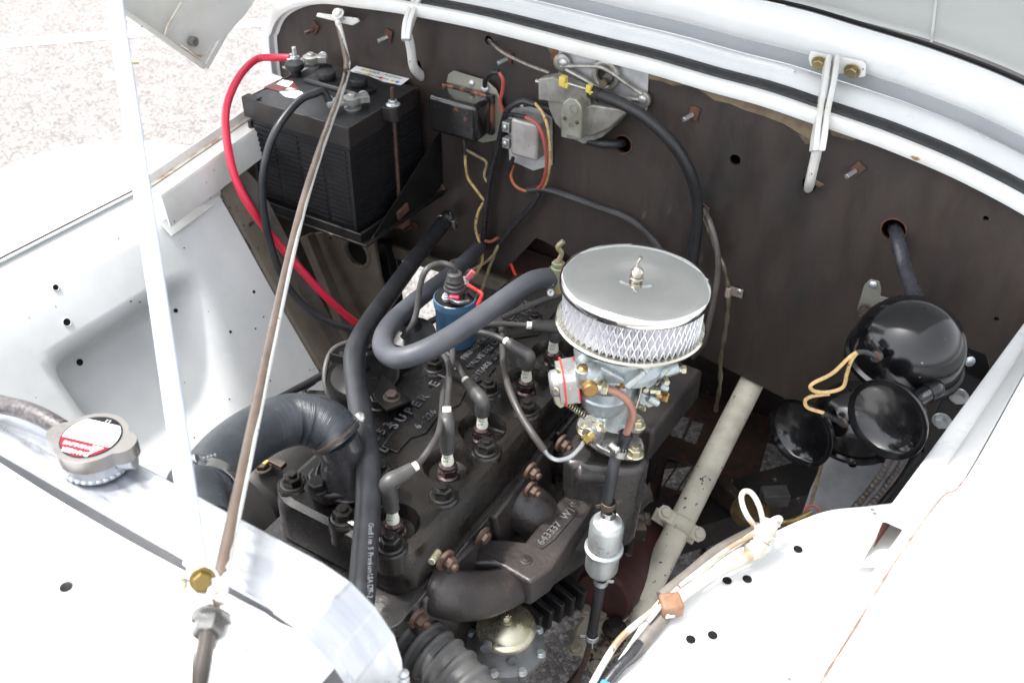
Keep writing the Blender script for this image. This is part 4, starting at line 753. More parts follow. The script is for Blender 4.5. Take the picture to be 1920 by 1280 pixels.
# black finned housing under manifold end
fn = thing('finned_housing', Z(1035, 1110, .42), 'black ribbed plastic housing peeking out below the manifold end', 'housing')
b = MB(); fa, fb = Z(985, 1120, .50), Z(1075, 1070, .50); dn = EZ
b.bar(Z(1010, 1115, .47), Z(1062, 1085, .47), .09, .05, EX); part(fn, 'body', b, PLASTIC, bev=.004)
for k in range(5):
    q = Z(990+k*20, 1122-k*11, .498); b = MB(); b.bar(q+V((-.02, -.02, 0)), q+V((.035, .035, 0)) if 0 else q+V((.04, -.03, -.006)), .009, .05, EZ.cross(V((.04, -.03, 0)))); part(fn, 'fin', b, PLASTIC, bev=.0015)
# ================= RADIATOR + FRONT PANEL =================
RZ = 1.05
rad = thing('radiator', (-.6, .37, .55), 'polished aluminium radiator with rounded welded end, its filler cap at the left', 'radiator')
def xz_loop(x0, x1, z0, z1, r, y, n=7):
    o = [V((x0, y, z0)), V((x1, y, z0))]
    for i in range(n+1): a = math.radians(90*i/n); o.append(V((x1-r+r*math.cos(a), y, z1-r+r*math.sin(a))))
    for i in range(n+1): a = math.radians(90+90*i/n); o.append(V((x0+r*.4+r*.4*math.cos(a), y, z1-r*.4+r*.4*math.sin(a))))
    return o
b = MB(); b.plate(xz_loop(-.865, -.346, .50, RZ-.004, .082, .338, 4), (0, .064, 0)); part(rad, 'top_tank', b, ALU, bev=.002, sharp=12)
b = MB(); b.sweep([(q, (q-V((-.5, .37, .9))).normalized(), EY) for q in xz_loop(-.865, -.346, .50, RZ-.004, .082, .37, 4)[1:7]], [(.0005, -.034), (.0025, -.034), (.0025, -.026), (.0005, -.026)]); part(rad, 'folded_seam', b, ALU)
b = MB()
for k in range(18): b.ball(V((-.345, .40, .80+.0085*k)), .0055, 8, 5, (0, 0, 1), .6)
part(rad, 'weld_bead', b, ALUC)
b = MB()
for k in range(30):
    a = 2*math.pi*k/30; b.ball(Z(176, 862, RZ+.001)+V((.034*math.cos(a), .028*math.sin(a), 0)), .0042, 8, 5, (0, 0, 1), .7)
part(rad, 'neck_weld', b, ALU)
cc = Z(171, 819, RZ+.033); nb_ = V((cc.x, cc.y, RZ))
b = MB(); b.lathe(nb_+V((0, 0, -.001)), EZ, [(.031, 0), (.030, .005), (.0285, .009), (.0285, .014), (.031, .016), (.031, .019)], 36, cap=False); b.cyl(nb_+V((.026, .005, .008)), nb_+V((.040, .012, .012)), .008, n=16); part(rad, 'filler_neck', b, ALU)
cap = thing('filler_cap', nb_+V((0, 0, .024)), 'steel radiator cap with a red and white danger sticker', 'radiator cap')
b = MB(); out = []
eu = (Z(250, 838, 1.09)-Z(92, 812, 1.09)).normalized(); ev = EZ.cross(eu)
for i in range(72):
    a = 2*math.pi*i/72; r = .0350; k = abs(math.cos(a)); r += .011*max(0, (k-.90)/.10)**.8 if k > .90 else 0; out.append(cc+eu*r*math.cos(a)+ev*r*math.sin(a))
b.plate([q-EZ*.016 for q in out], (0, 0, .016)); shell_ = part(cap, 'shell', b, mat('cap_steel', (.30, .285, .27), .3, m=.9, c2=(.29, .27, .26), ns=12, rv=.06), bev=.003, seg=3)
b = MB(); b.lathe(cc, EZ, [(.0290, -.001), (.0290, .0006), (.0280, .0009), (.001, .0009)], 48, cap=False); part(shell_, 'sticker_edge', b, STBLK)
def chord(y0, y1, r=.0272, n=16):
    o = []
    for i in range(n+1): yy = y0+(y1-y0)*i/n; o.append((math.sqrt(max(0, r*r-yy*yy)), yy))
    for i in range(n, -1, -1): yy = y0+(y1-y0)*i/n; o.append((-math.sqrt(max(0, r*r-yy*yy)), yy))
    return [cc+EZ*.0009+su*a+sv*c for a, c in o]
su = (Z(222, 812, 1.09)-Z(110, 786, 1.09)).normalized(); sv = EZ.cross(su)
b = MB(); b.plate(chord(-.0080, .0205), (0, 0, .0003)); part(shell_, 'sticker', b, STICK)
b = MB(); b.plate(chord(-.0271, -.0082), (0, 0, .0003)); part(shell_, 'red_band', b, STRED)
b = MB(); c0 = cc+EZ*.0012; b.text('DANGER', c0-su*.0008-sv*.0205+0*su, -su, -sv, .0074, .0002, 'CENTER', .01); b.text('WARNUNG', c0-su*.003-sv*.0125, -su, -sv, .0064, .0002, 'CENTER', .01)
b.text('1.1', c0+su*.003+sv*.0252, -su, -sv, .0052, .0002, 'CENTER', .01)
b.plate([c0+su*.010-sv*.0105, c0+su*.022-sv*.0105, c0+su*.014-sv*.0215], (0, 0, .0002)); part(shell_, 'lettering', b, STICK, sharp=20)
b = MB(); b.text('!', c0+EZ*.0003+su*.0158-sv*.0145, -su, -sv, .006, .0002, 'CENTER')
for px, py in ((214, 802), (219, 811), (210, 816), (205, 830)): b.lathe(Z(px, py, cc.z+.0013), EZ, [(.0007, 0), (.0006, .0001)], 8)
part(shell_, 'small_marks', b, STBLK, sharp=20)
b = MB(); b.tube([Z(-60, 735, 1.06), Z(0, 757, 1.065), Z(45, 768, 1.07), Z(85, 785, 1.072), Z(115, 803, 1.068)], .0095, 18, 8); one('overflow_hose', b, mat('braided_dark_hose', (.10, .09, .09), .35, c2=(.045, .04, .042), ns=220, lo=.45, hi=.55, m=.2, bump=.5, bs=300), 'braided dark overflow hose reaching the radiator cap from the left edge', 'hose')
fpn = thing('front_panel', (-.7, .2, .8), 'blown out white top panel of the grille shell in the lower left corner', 'body panel')
def fpnl(u, v):
    x = -1.35+.985*u; y = .336-.75*v; z = RZ+.004+.002*math.sin(u*8)
    z -= max(0, x+.43)**1.5*2.2; z -= .20*max(0, v-.02)**2*.5
    y += -.012*max(0, math.sin((x+.93)*5.0))*(1-v) if x > -.93 and x < -.40 else 0
    return (x, y+(.016 if x < -.93 else 0)*(1-v)*0, z)
b = MB(); b.grid(fpnl, 60, 24, (0, 0, -.003)); part(fpn, 'skin', b, WHITE, sharp=60)
b = MB(); q = Z(126, 1104, 1.0585); q = PL(126, 1104, (0, 0, 1.0505), EZ); b.lathe(q+EZ*.0035, EZ, [(.0001, 0), (.0035, 0), (.0055, .0006), (.006, -.002)], 16, cap=False); part(fpn, 'drilled_hole', b, STBLK)
b = MB(); b.tube([Z(112, 1115, 1.055), Z(105, 1122, 1.056), Z(100, 1128, 1.055)], .0014, 6, 3); part(fpn, 'scratch', b, RUSTW)
# bracket for the rods
b = MB(); b.box((-.85, -.40, .62), (1.0, .004, .70)); b.box((-1.34, .0, .62), (.004, .8, .70)); part(fpn, 'grille_shade_wall', b, WHITE)  # unseen walls, added to keep light off the ground under the bay
bk = thing('rod_bracket', Z(390, 1150, 1.06), 'white bracket holding both rods on the front panel', 'bracket')
def q_(px, py, z=1.095): return Z(px, py, z)
b = MB(); b.plate([q_(392, 1152), q_(456, 1152), q_(462, 1170), q_(460, 1232), q_(405, 1238)], (0, 0, -.004)); part(bk, 'top_plate', b, WHITE_CH, bev=.0015)
b = MB(); b.plate([q_(327, 1168), q_(340, 1158), q_(352, 1185), q_(362, 1215), q_(358, 1300), q_(346, 1300), q_(344, 1215)], (.002, 0, -.02)); b.bar(q_(476, 1205, 1.085), q_(462, 1300, 1.06), .006, .02, EX); part(bk, 'side_leg', b, WHITE_CH, bev=.001)
b = MB(); b.tube([q_(352, 1050, 1.115), q_(372, 1062, 1.118), q_(398, 1080, 1.115), q_(400, 1118, 1.11), q_(385, 1136, 1.105), q_(366, 1118, 1.105), q_(358, 1090, 1.11)], .005, 10, 6, flat=.5); b.plate([q_(362, 1062, 1.108), q_(378, 1052, 1.108), (q_(400, 1075, 1.108)), q_(402, 1120, 1.108), q_(388, 1136, 1.108), q_(368, 1122, 1.108)], (0, 0, -.006)); part(bk, 'yoke', b, WHITE_CH, bev=.001)
b = MB(); b.plate([q_(412, 1075, 1.10), q_(434, 1086, 1.10), q_(424, 1140, 1.10), q_(400, 1138, 1.10), q_(402, 1100, 1.10)], (0, 0, .010)); part(bk, 'rod_socket', b, WHITE_CH, bev=.003)
hw(bk, 'gold_bolt', 'bolt', mat('dark_gold_bolt', (.22, .16, .05), .3, m=.8, c2=(.14, .10, .04), ns=60), q_(380, 1086, 1.116), (.6, -.5, .5), .0075); hw(bk, 'brown_nut', 'bolt', RUSTBR, q_(400, 1142, 1.10), (-.1, -.8, .2), .0085)
b = MB(); b.lathe(q_(396, 1158, 1.10), (q_(385, 1210)-q_(398, 1160)), [(.0155, 0), (.0155, .0015), (.012, .003)], 24); b.hexa(q_(395, 1160, 1.10), (q_(385, 1210)-q_(398, 1160)), .0125, .015); part(bk, 'silver_nut', b, mat('dull_steel_nut', (.24, .24, .235), .3, m=.8, c2=(.15, .15, .145), ns=40))
b = MB(); t0, t1 = q_(390, 1185, 1.10), q_(368, 1310, 1.085); pr = []
L_ = (t1-t0).length; n = int(L_/.0011)
for i in range(n): pr.append((.0068 if i % 2 else .0060, i*L_/n))
b.lathe(t0, t1-t0, pr, 16); part(bk, 'threaded_end', b, mat('thread_steel', (.15, .135, .125), .35, m=.8, c2=(.10, .085, .075)), sharp=20)
hw(bk, 'panel_screw', 'screw', YZINC, q_(340, 1096, 1.062), EZ, .007)
# ================= SUPPORT ROD + PROP ROD =================
ROD = mat('worn_brown_rod', (.13, .095, .072), .34, m=.4, c2=(.20, .155, .125), ns=9, speck=(.10, .05, .03), sp=(.66, .68), sps=30)
sr = thing('support_rod', Y(640, 30, 1.48), 'worn brown and white support rod from the firewall plate down to the front bracket', 'rod')
rodp = smooth_path([Z(414, 1088, 1.105), Z(440, 960, 1.10), (Z(440, 960, 1.10)+Y(650, 122, 1.33))/2-ER*.012, Y(643, 160, 1.29), Y(650, 125, 1.325), Y(650, 112, 1.34), Y(641, 72, 1.40), Y(632, 36, 1.475)], 14)
b = MB(); b.tube(rodp, .0060, 14, 1); part(sr, 'rod', b, ROD)
b = MB(); rn = random.Random(3); m_ = len(rodp); vs = []; K = 6; lo_, hi_ = 5., 95.
for i, q in enumerate(rodp):
    t = (rodp[min(i+1, m_-1)]-rodp[max(i-1, 0)]).normalized(); u = (ER*.9+EZ*.3); u = (u-t*u.dot(t)).normalized(); v = t.cross(u); v = v if v.z > 0 else -v; f = i/m_
    a0 = -80-20*f+rn.uniform(-9, 9); a1 = 28+rn.uniform(-9, 9)+(120*max(0, f-.72)/.28)+8*math.sin(i*.35)
    for j in range(K+1): a = math.radians(a0+(a1-a0)*j/K); vs.append(q+(u*math.cos(a)+v*math.sin(a))*.0063)
b.add(vs, [(i*(K+1)+j, i*(K+1)+j+1, (i+1)*(K+1)+j+1, (i+1)*(K+1)+j) for i in range(m_-1) for j in range(K)]); part(sr, 'paint_remnant', b, WHITE_CH, label='flaking white paint along one side of the rod')
b = MB(); b.plate([Y(596, 30, 1.485), Y(598, 24, 1.485), Y(672, 34, 1.485), Y(676, 40, 1.485), Y(664, 47, 1.485)], (0, -.006, 0)); part(sr, 'end_plate', b, WHITE_CH, bev=.001)
hw(sr, 'end_bolt', 'bolt', WHITE_CH, Y(634, 27, 1.475), (0, -.6, .8), .0095)
pA, pB = Z(372, 1075, 1.115), V((-.844, .633, 1.407)); d = (pB-pA); pr_ = thing('prop_rod', pA, 'out of focus white prop rod running from the front bracket up to the hood', 'rod')
b = MB(); b.tube([pA, pA+d*.04, pA+d*.5, pB, pA+d*2.3], lambda t: .0048+.0034*min(1, t*12), 18, 6, flat=.8); part(pr_, 'rod', b, mat('bluish_white_rod', (.56, .61, .72), .4, c2=(.50, .56, .68), ns=6))
# ================= RADIATOR HOSE =================
hp = [Z(634, 826, .905), Z(616, 802, .920), Z(580, 788, .930), Z(540, 788, .938), Z(490, 806, .95), Z(435, 845, .97), Z(395, 890, .985), Z(368, 920, .990), V((-.60, .41, .985))]
b = MB(); b.tube(hp, lambda t: .0325-.0003*t+.00022*math.sin(t*700), 36, 60); one('radiator_hose', b, mat('ribbed_radiator_hose', (.022, .026, .032), .38, c2=(.034, .038, .045), ns=20, bump=.2, bs=420, speck=(.35, .36, .37), sp=(.735, .75), sps=140, rv=.06), 'thick black radiator hose arching from the thermostat neck to the radiator', 'hose')
def worm(q, ax, r, lab, w_=.011, dirn=None, grp='worm drive hose clamps', m_=None):
    ax = V(ax).normalized(); t = thing('hose_clamp', q, lab, 'hose clamp', grp); b = MB(); b.lathe(q-ax*w_/2, ax, [(r, 0), (r+.0015, .0005), (r+.0015, w_-.0005), (r, w_)], 36, cap=False); part(t, 'band', b, m_ or STEEL)
    if dirn is not None:
        dn_ = (V(dirn)-ax*V(dirn).dot(ax)).normalized(); tt = ax.cross(dn_); c = q+dn_*(r+.004); b = MB(); b.cyl(c-tt*.010, c+tt*.010, .0058, n=16); part(t, 'worm_housing', b, STEEL, bev=.0006); hw(t, 'clamp_screw', 'screw', STEEL, c+tt*.010, tt, .0068, .6)
        b = MB()
        for k in range(4): b.box(c-tt*(.016+.004*k)+dn_*(-.0022-.0004*k), (.002, .002, .002))
        part(t, 'slots', b, PRINT)
    return t
worm(Z(388, 905, .988), hp[-1]-hp[-3], .0300, 'broad steel hose clamp on the front end of the thick radiator hose', .013, EZ+ER*-.4)
worm(Z(628, 815, .914)+(hp[0]-hp[1])*.10, hp[0]-hp[1], .0325, 'hose clamp at the thermostat neck end, white screw box at the back', .004, EF+EZ*.4+ER*.5, m_=DARKST)
# ================= HEATER HOSES =================
b = MB(); b.tube([Y(838, 408, 1.48), Y(830, 420, 1.44), Z(790, 470, .74), Z(735, 545, .80), Z(688, 612, .86), Z(667, 655, .885), Z(665, 690, .89), Z(674, 760, .885), Z(689, 850, .88), Z(690, 940, .88), Z(684, 1030, .88), Z(678, 1110, .88), Z(672, 1180, .87)], lambda t: .0152+.0012*(1-min(1, t*3)), 20, 8)
hA = one('heater_hose', b, HOSE, 'long black heater hose from the firewall bending down over the cylinder head', 'hose')
b = MB()
for i, ch in enumerate('Goodline 5 Premium USA D7F-2'):
    b.text(ch, Z(690-.055*i*1.5+1.2, 980+i*5.0, .8962), (Z(684, 1060, .88)-Z(690, 980, .88)), ER, .0085, .0002)
part(hA, 'hose_print', b, mat('faded_print', (.13, .135, .15), .6), sharp=20)
worm(Y(835, 414, 1.45), Y(838, 408, 1.48)-Y(800, 455, 1.40), .0168, 'small hose clamp on the firewall pipe at the top end of the long heater hose', .009, ER-EF*.6)
b = MB(); b.tube([Z(1048, 520, .93), Z(1015, 522, .945), Z(985, 534, .95), Z(920, 580, .95), Z(850, 628, .95), Z(790, 660, .945), Z(745, 671, .935), Z(720, 655, .92), Z(722, 625, .90), Z(750, 590, .87), Z(800, 548, .82), Z(850, 510, .76), Z(885, 478, .70), Y(900, 462, 1.49)], .0148, 22, 8); one('return_hose', b, HOSEL, 'pale blue grey heater hose looping from beside the air cleaner around to the firewall', 'hose')
worm(Z(1034, 522, .935), EX*.9+EY*.45, .0165, 'silver hose clamp at the air cleaner end of the pale heater hose', .009, -EZ-EF*.5-ER*.3)
b = MB(); q = Z(1046, 512, .945); b.cyl(q-EZ*.03, q+EZ*.012, .013, .011, 16); b.hexa(q+EZ*.010, EZ, .010, .01); b.tube([q+EZ*.02, q+EZ*.035+ER*.004, q+EZ*.045-ER*.002, q+EZ*.055+ER*.006], .004, 8, 4); one('heater_tap', b, GREENP, 'green tarnished brass tap where the pale hose meets the head', 'valve')
# ================= BATTERY =================
BZ, BH = .972, .222
bx1, by0 = -1.092, 1.250; bx0, by1 = bx1-.250, by0+.225
bt = thing('battery', (bx0/2+bx1/2, by0/2+by1/2, BZ-BH), 'black ribbed battery with stickers, vent caps and two clamped posts', 'battery')
b = MB(); b.box(((bx0+bx1)/2, (by0+by1)/2, BZ-BH/2-.018), (bx1-bx0, by1-by0, BH-.036)); part(bt, 'case', b, PLASTIC, bev=.004)
b = MB(); b.box(((bx0+bx1)/2, (by0+by1)/2, BZ-.0175), (bx1-bx0+.004, by1-by0+.004, .035)); b.box(((bx0+bx1)/2-.01, (by0+by1)/2+.03, BZ+.003), (.15, .05, .012)); lid_ = part(bt, 'lid', b, PLASTIC, bev=.005)
b = MB()
for k in range(16):
    z = BZ-.052-k*.0104
    for c in range(4): b.box((bx0+.036+c*.0595, by0-.0008, z), (.050, .0036, .0042))
    for c in range(3): b.box((bx1+.0008, by0+.044+c*.068, z), (.0036, .060, .0042))
part(bt, 'case_ribs', b, PLASTIC, stuff=True)
for s in (bx0+.002, bx1-.002): b = MB(); b.box((s, by0-.001, BZ-.13), (.008, .006, .17)); part(bt, 'corner_rib', b, PLASTIC)
for px, py in ((552, 122), (612, 138), (672, 150)):
    q = Z(px, py, BZ+.02); q.z = BZ; b = MB(); b.lathe(q, EZ, [(.012, -.002), (.012, .010), (.0185, .013), (.0195, .022), (.0185, .0245), (.001, .0255)], 26, cap=False); part(lid_, 'vent_cap', b, PLASTIC)
def post(px, py, cab_dir):
    q = Z(px, py, BZ+.02); q.z = BZ; b = MB(); b.lathe(q, EZ, [(.0165, 0), (.0165, .003), (.0125, .004), (.0085, .006), (.0078, .028), (.006, .030), (.001, .030)], 22, cap=False); part(bt, 'post', b, ALUC)
    m_ = mat('clamp_lead', (.40, .40, .39), .45, m=.7, c2=(.28, .27, .25), ns=40, bump=.3); cab_dir = V(cab_dir).normalized(); sd = EZ.cross(cab_dir)
    b = MB(); b.lathe(q+EZ*.010, EZ, [(.0085, 0), (.0165, .001), (.0170, .013), (.0085, .0145)], 24, cap=False); b.bar(q-cab_dir*.012+EZ*.017, q-cab_dir*.032+EZ*.017, .020, .013, sd); b.bar(q+cab_dir*.012+EZ*.014, q+cab_dir*.048+EZ*.012, .020, .006, sd); part(bt, 'terminal_clamp', b, m_, bev=.001)
    hw(bt, 'clamp_bolt', 'stud_nut', ZINC, q-cab_dir*.024+EZ*.017-sd*.011, -sd, .0068); 
    c = q+cab_dir*.036+EZ*.018; b = MB(); b.box(c, (.024, .020, .007), Matrix((cab_dir, sd, EZ)).transposed()); part(bt, 'cable_saddle', b, ZINC, bev=.001)
    for s in (-1, 1): hw(bt, 'saddle_bolt', 'bolt', ZINC, c+EZ*.003+sd*.008*s-cab_dir*.004*s, EZ, .0048, .5*s)
    return c+cab_dir*.008+EZ*.002
ca_ = post(583, 108, -ER*.95-EF*.1); cb_ = post(660, 184, -ER*.9-EF*.35)
def stick(pts, m_, nm='sticker', dz=.0006, txt=None):
    b = MB(); b.plate([Z(a, c, BZ+dz) for a, c in pts], (0, 0, .0003)); return part(lid_, nm, b, m_)
stick([(486, 142), (497, 133), (530, 146), (494, 164), (474, 157)], STICK); stick([(494, 164), (516, 153), (548, 150), (560, 170), (524, 172)], STMAR, 'maroon_sticker'); stick([(524, 173), (545, 164), (566, 173), (576, 182), (560, 186), (535, 182)], STICK, 'sticker'); stick([(518, 158), (530, 150), (550, 154), (540, 164)], STICK, 'bar_code_sticker', .0011)
stick([(655, 134), (668, 124), (768, 148), (752, 160), (716, 153), (690, 142)], STICK, 'warning_label')
b = MB(); u = Z(752, 146, BZ)-Z(668, 126, BZ); v = EZ.cross(u)
b.text('DANGER / POISON', Z(676, 131.5, BZ+.001), u, v, .0115, .0002); b.text('EXPLOSIVE GASES  CORROSIVE', Z(664, 135, BZ+.001), u, v, .006, .0002); b.text('SHIELD EYES  KEEP OUT OF REACH', Z(662, 139, BZ+.001), u, v, .0045, .0002); part(lid_, 'label_text', b, STBLK, sharp=20)
for px, py, m_ in ((686, 132, STYEL), (692, 139, STYEL), (736, 152, STYEL), (745, 154, STBLU), (714, 146, STRED)):
    b = MB(); b.lathe(Z(px, py, BZ+.0014), EZ, [(.0045, 0), (.0045, .0002)], 10); part(lid_, 'label_symbol', b, m_)
b = MB(); b.text('BATTERY', Z(580, 172, BZ+.0004), u, v, .012, .0004); part(lid_, 'moulded_text', b, mat('grey_plastic', (.05, .05, .055), .4), sharp=20)
# hold down frame
hf = thing('battery_hold_down', (bx1, by0, BZ-.05), 'dark steel battery hold down frame with a rusty threaded rod and nut', 'bracket')
FRM = mat('dark_frame_steel', (.014, .013, .013), .45, c2=(.022, .018, .016), ns=18, bump=.1)
b = MB(); b.bar((bx0-.006, by0-.004, BZ-.017), (bx1+.006, by0-.004, BZ-.017), .005, .040, EY); b.bar((bx1+.004, by0-.004, BZ-.017), (bx1+.004, by1-.02, BZ-.012), .005, .040, EX); b.bar((bx0-.004, by0-.004, BZ-.017), (bx0-.004, by1, BZ-.012), .005, .030, EX); b.bar((bx0-.006, by0+.004, BZ+.003), (bx0+.03, by0+.004, BZ+.003), .018, .003, EY); part(hf, 'angle_frame', b, FRM, bev=.0012)
b = MB(); rdx = X(735, 185, bx1+.03); rdx = V((bx1+.022, rdx.y, BZ)); nq = PL(737, 196, (bx1+.024, 0, 0), EX); rq = V((nq.x, nq.y, nq.z)); b.cyl(rq-EZ*.032, rq-EZ*.002, .012, n=18); b.bar((bx1+.006, rq.y, rq.z-.017), (rq.x, rq.y, rq.z-.017), .026, .026, EY); part(hf, 'lug', b, FRM, bev=.001)
b = MB(); b.cyl(rq-EZ*.26, rq+EZ*.034, .0040, n=12); part(hf, 'threaded_rod', b, RUSTBR); hw(hf, 'nut', 'flange_nut', ZINC, rq-EZ*.001, EZ, .0085)
lq = V((bx0-.022, by1-.055, BZ+.004)); b = MB(); b.cyl(lq-EZ*.12, lq+EZ*.040, .0045, n=12); part(hf, 'threaded_rod', b, ZINC); hw(hf, 'nut', 'flange_nut', ZINC, lq, EZ, .0085); b = MB(); b.box(lq-EZ*.003, (.05, .03, .004)); part(hf, 'lug', b, ZINC, bev=.001)
# tray
tr = thing('battery_tray', (bx1, by0, BZ-BH-.02), 'rusty black steel battery tray bracketed to the firewall', 'tray')
b = MB(); b.box(((bx0+bx1)/2+.01, (by0+by1)/2, BZ-BH-.006), (bx1-bx0+.06, by1-by0+.05, .005)); b.box(((bx0+bx1)/2, by0-.018, BZ-BH+.002), (bx1-bx0+.05, .006, .026)); b.box((bx1+.022, (by0+by1)/2, BZ-BH+.002), (.006, by1-by0+.04, .026)); part(tr, 'pan', b, BLACKM, bev=.002)
b = MB(); b.plate([V((bx1+.03, by0-.01, BZ-BH-.01)), V((bx1+.03, YB-.002, BZ-BH-.02)), V((bx1+.03, YB-.002, BZ-.09))], (.003, 0, 0)); part(tr, 'side_gusset', b, BLACKM, bev=.001)
b = MB(); b.bar(X(740, 405, bx1+.028), X(760, 385, bx1+.028), .02, .02, EZ); b.box(rq-EZ*.255, (.03, .03, .012)); part(tr, 'rusty_clamp', b, RUST, bev=.003)
b = MB(); b.tube([ca_, ca_-ER*.03+EZ*.0, PL(480, 112, ca_, EF), PL(448, 145, ca_-EF*.08, EF), PL(425, 200, ca_-EF*.19, EF), PL(425, 260, ca_-EF*.28, EF), PL(440, 330, ca_-EF*.33, EF), PL(470, 390, ca_-EF*.35, EF), PL(520, 455, ca_-EF*.34, EF), PL(600, 545, ca_-EF*.35, EF), PL(660, 600, ca_-EF*.34, EF), PL(705, 630, ca_-EF*.32, EF), PL(760, 652, ca_-EF*.30, EF)], .0076, 18, 7); one('red_battery_cable', b, RED, 'thick red battery cable curving off the far battery post', 'cable')
b = MB(); b.tube([cb_, PL(606, 172, cb_, EF), PL(590, 176, cb_-EF*.01, EF), PL(560, 190, cb_-EF*.03, EF), PL(520, 240, cb_-EF*.08, EF), PL(498, 300, cb_-EF*.11, EF), PL(492, 370, cb_-EF*.13, EF), PL(505, 450, cb_-EF*.15, EF), PL(535, 530, cb_-EF*.17, EF), PL(590, 590, cb_-EF*.18, EF), PL(650, 615, cb_-EF*.17, EF), PL(700, 628, cb_-EF*.15, EF)], .0074, 18, 7); one('black_battery_cable', b, HOSE, 'thick black battery cable hanging from the near battery post', 'cable')
# ================= REGULATOR, RELAY =================
def boxy(tl, bl, rx, yf, yb):
    a, c, r = Y(*tl, yf), Y(*bl, yf), Y(*rx, yf); return MB().box(((a.x+r.x)/2, (yf+yb)/2, (a.z+c.z)/2), (abs(r.x-a.x), abs(yb-yf), abs(c.z-a.z)))
rg = thing('voltage_regulator', Y(860, 220, YB-.07), 'chipped gloss black voltage regulator box on a zinc base plate', 'regulator')
b = boxy((801, 178), (804, 246), (891, 207), 1.420, 1.480); part(rg, 'cover', b, mat('black_chipped_cover', (.010, .010, .011), .16, c2=(.014, .013, .013), ns=12, coat=.6, rv=.05, speck=(.11, .045, .03), sp=(.63, .68), sps=40), bev=.009, seg=4)
a_ = Y(801, 178, 1.42); z_ = Y(804, 246, 1.42); r_x = Y(891, 207, 1.42).x; b = MB().box(((a_.x+r_x)/2, 1.4805, (a_.z+z_.z)/2), (r_x-a_.x+.006, .012, a_.z-z_.z+.006)); part(rg, 'rusty_skirt', b, mat('chipped_rust_black', (.02, .018, .018), .4, c2=(.26, .11, .06), ns=26, lo=.50, hi=.56), bev=.001)
b = MB(); b.plate([Y(a, c, YB-.013) for a, c in ((832, 175), (840, 140), (850, 133), (912, 152), (930, 168), (945, 205), (940, 262), (905, 268), (840, 240))], (0, .003, 0)); part(rg, 'base_plate', b, mat('olive_zinc', (.40, .40, .33), .4, m=.6, c2=(.33, .33, .28), ns=9), bev=.001)
hw(rg, 'base_screw', 'screw', ZINC, Y(884, 156, YB-.014), (0, -1, .2), .006); hw(rg, 'ground_screw', 'screw', ZINC, Y(909, 166, YB-.016), (0, -1, .2), .008)
b = MB(); b.text('6 VOLT', Y(850, 240, 1.4197), V((1, 0, 0)), EZ, .015, .0006); part(rg, 'embossed_text', b, mat('black_emboss', (.03, .03, .032), .25), sharp=20)
rl = thing('relay', Y(985, 260, YB-.05), 'small grey metal relay box with side terminals below the wiper motor', 'relay')
b = boxy((957, 221), (956, 290), (1009, 234), 1.445, 1.492); part(rl, 'cover', b, GREYP, bev=.006, seg=3)
b = MB(); b.plate([Y(a, c, 1.493) for a, c in ((950, 205), (1000, 200), (1035, 222), (1035, 310), (1000, 320), (955, 300))], (0, .003, 0)); part(rl, 'base_plate', b, GALV)
for px, py in ((957, 238), (957, 268)):
    q = Y(px, py, 1.46); b = MB(); b.box(q+V((-.006, 0, 0)), (.016, .016, .020)); part(rl, 'terminal', b, ALUC, bev=.001); hw(rl, 'terminal_screw', 'screw', ALUC, q+V((-.008, -.008, 0)), (-.3, -1, 0), .0065)
for px, py in ((978, 198), (958, 224)): hw(rl, 'corner_screw', 'screw', ZINC, Y(px, py, 1.485), (0, -1, .3), .004)
# ================= WIPER MOTOR =================
mp = thing('motor_plate', Y(1130, 150, YB-.003), 'speckled grey galvanised sheet behind the wiper motor', 'plate')
b = MB(); b.plate([Y(a, c, YB-.0035) for a, c in ((1047, 84), (1216, 128), (1213, 207), (1190, 205), (1150, 200), (1047, 175))], (0, .002, 0)); part(mp, 'sheet', b, GALV, bev=.0003)
wm = thing('wiper_motor', Y(1120, 190, YB-.05), 'weathered grey vacuum wiper motor with yellow clips in front of the galvanised sheet', 'motor')
def wy(px, py, y=1.46): return Y(px, py, y)
b = MB(); b.tube([wy(1052, 124, 1.485), wy(1066, 124, 1.485), wy(1100, 124, 1.485), wy(1128, 126, 1.485), wy(1150, 138, 1.485), wy(1178, 158, 1.485), wy(1205, 176, 1.485)], .006, 8, 5, flat=.7)
b.tube([wy(1108, 124, 1.487), wy(1120, 118, 1.487), wy(1138, 118, 1.487), wy(1156, 138, 1.487)], .004, 8, 5, flat=.6); b.tube([wy(1063, 130, 1.485), wy(1100, 150, 1.483), wy(1150, 178, 1.483), wy(1200, 186, 1.485)], .007, 8, 5, flat=.6); part(wm, 'mounting_arm', b, POT)
for px, py in ((1056, 117), (1204, 186)): b = MB(); q = wy(px, py, 1.492); b.lathe(q, -EY, [(.017, 0), (.017, .006), (.012, .009), (.009, .009)], 22); part(wm, 'mounting_ear', b, POT); hw(wm, 'ear_screw', 'screw', ALUC, wy(px, py, 1.482), (0, -1, .2), .0075)
b = MB(); b.ring(wy(1136, 140, 1.487), -EY, .022, .006, 28, 8); part(wm, 'shaft_boss', b, POT); b = MB(); b.lathe(wy(1136, 142, 1.494), -EY, [(.018, 0), (.018, .003)], 20); part(wm, 'dark_bore', b, GRIME)
b = MB(); b.cyl(wy(1138, 150, 1.49), wy(1130, 158, 1.455), .007, n=12); b.hexa(wy(1142, 146, 1.482), (0, -1, .3), .010, .006); part(wm, 'drive_shaft', b, DARKST)
arcp = [(1036, 166), (1040, 196), (1052, 224), (1075, 248), (1105, 262), (1138, 250), (1165, 228), (1186, 202), (1190, 182), (1150, 172), (1100, 162), (1060, 158)]
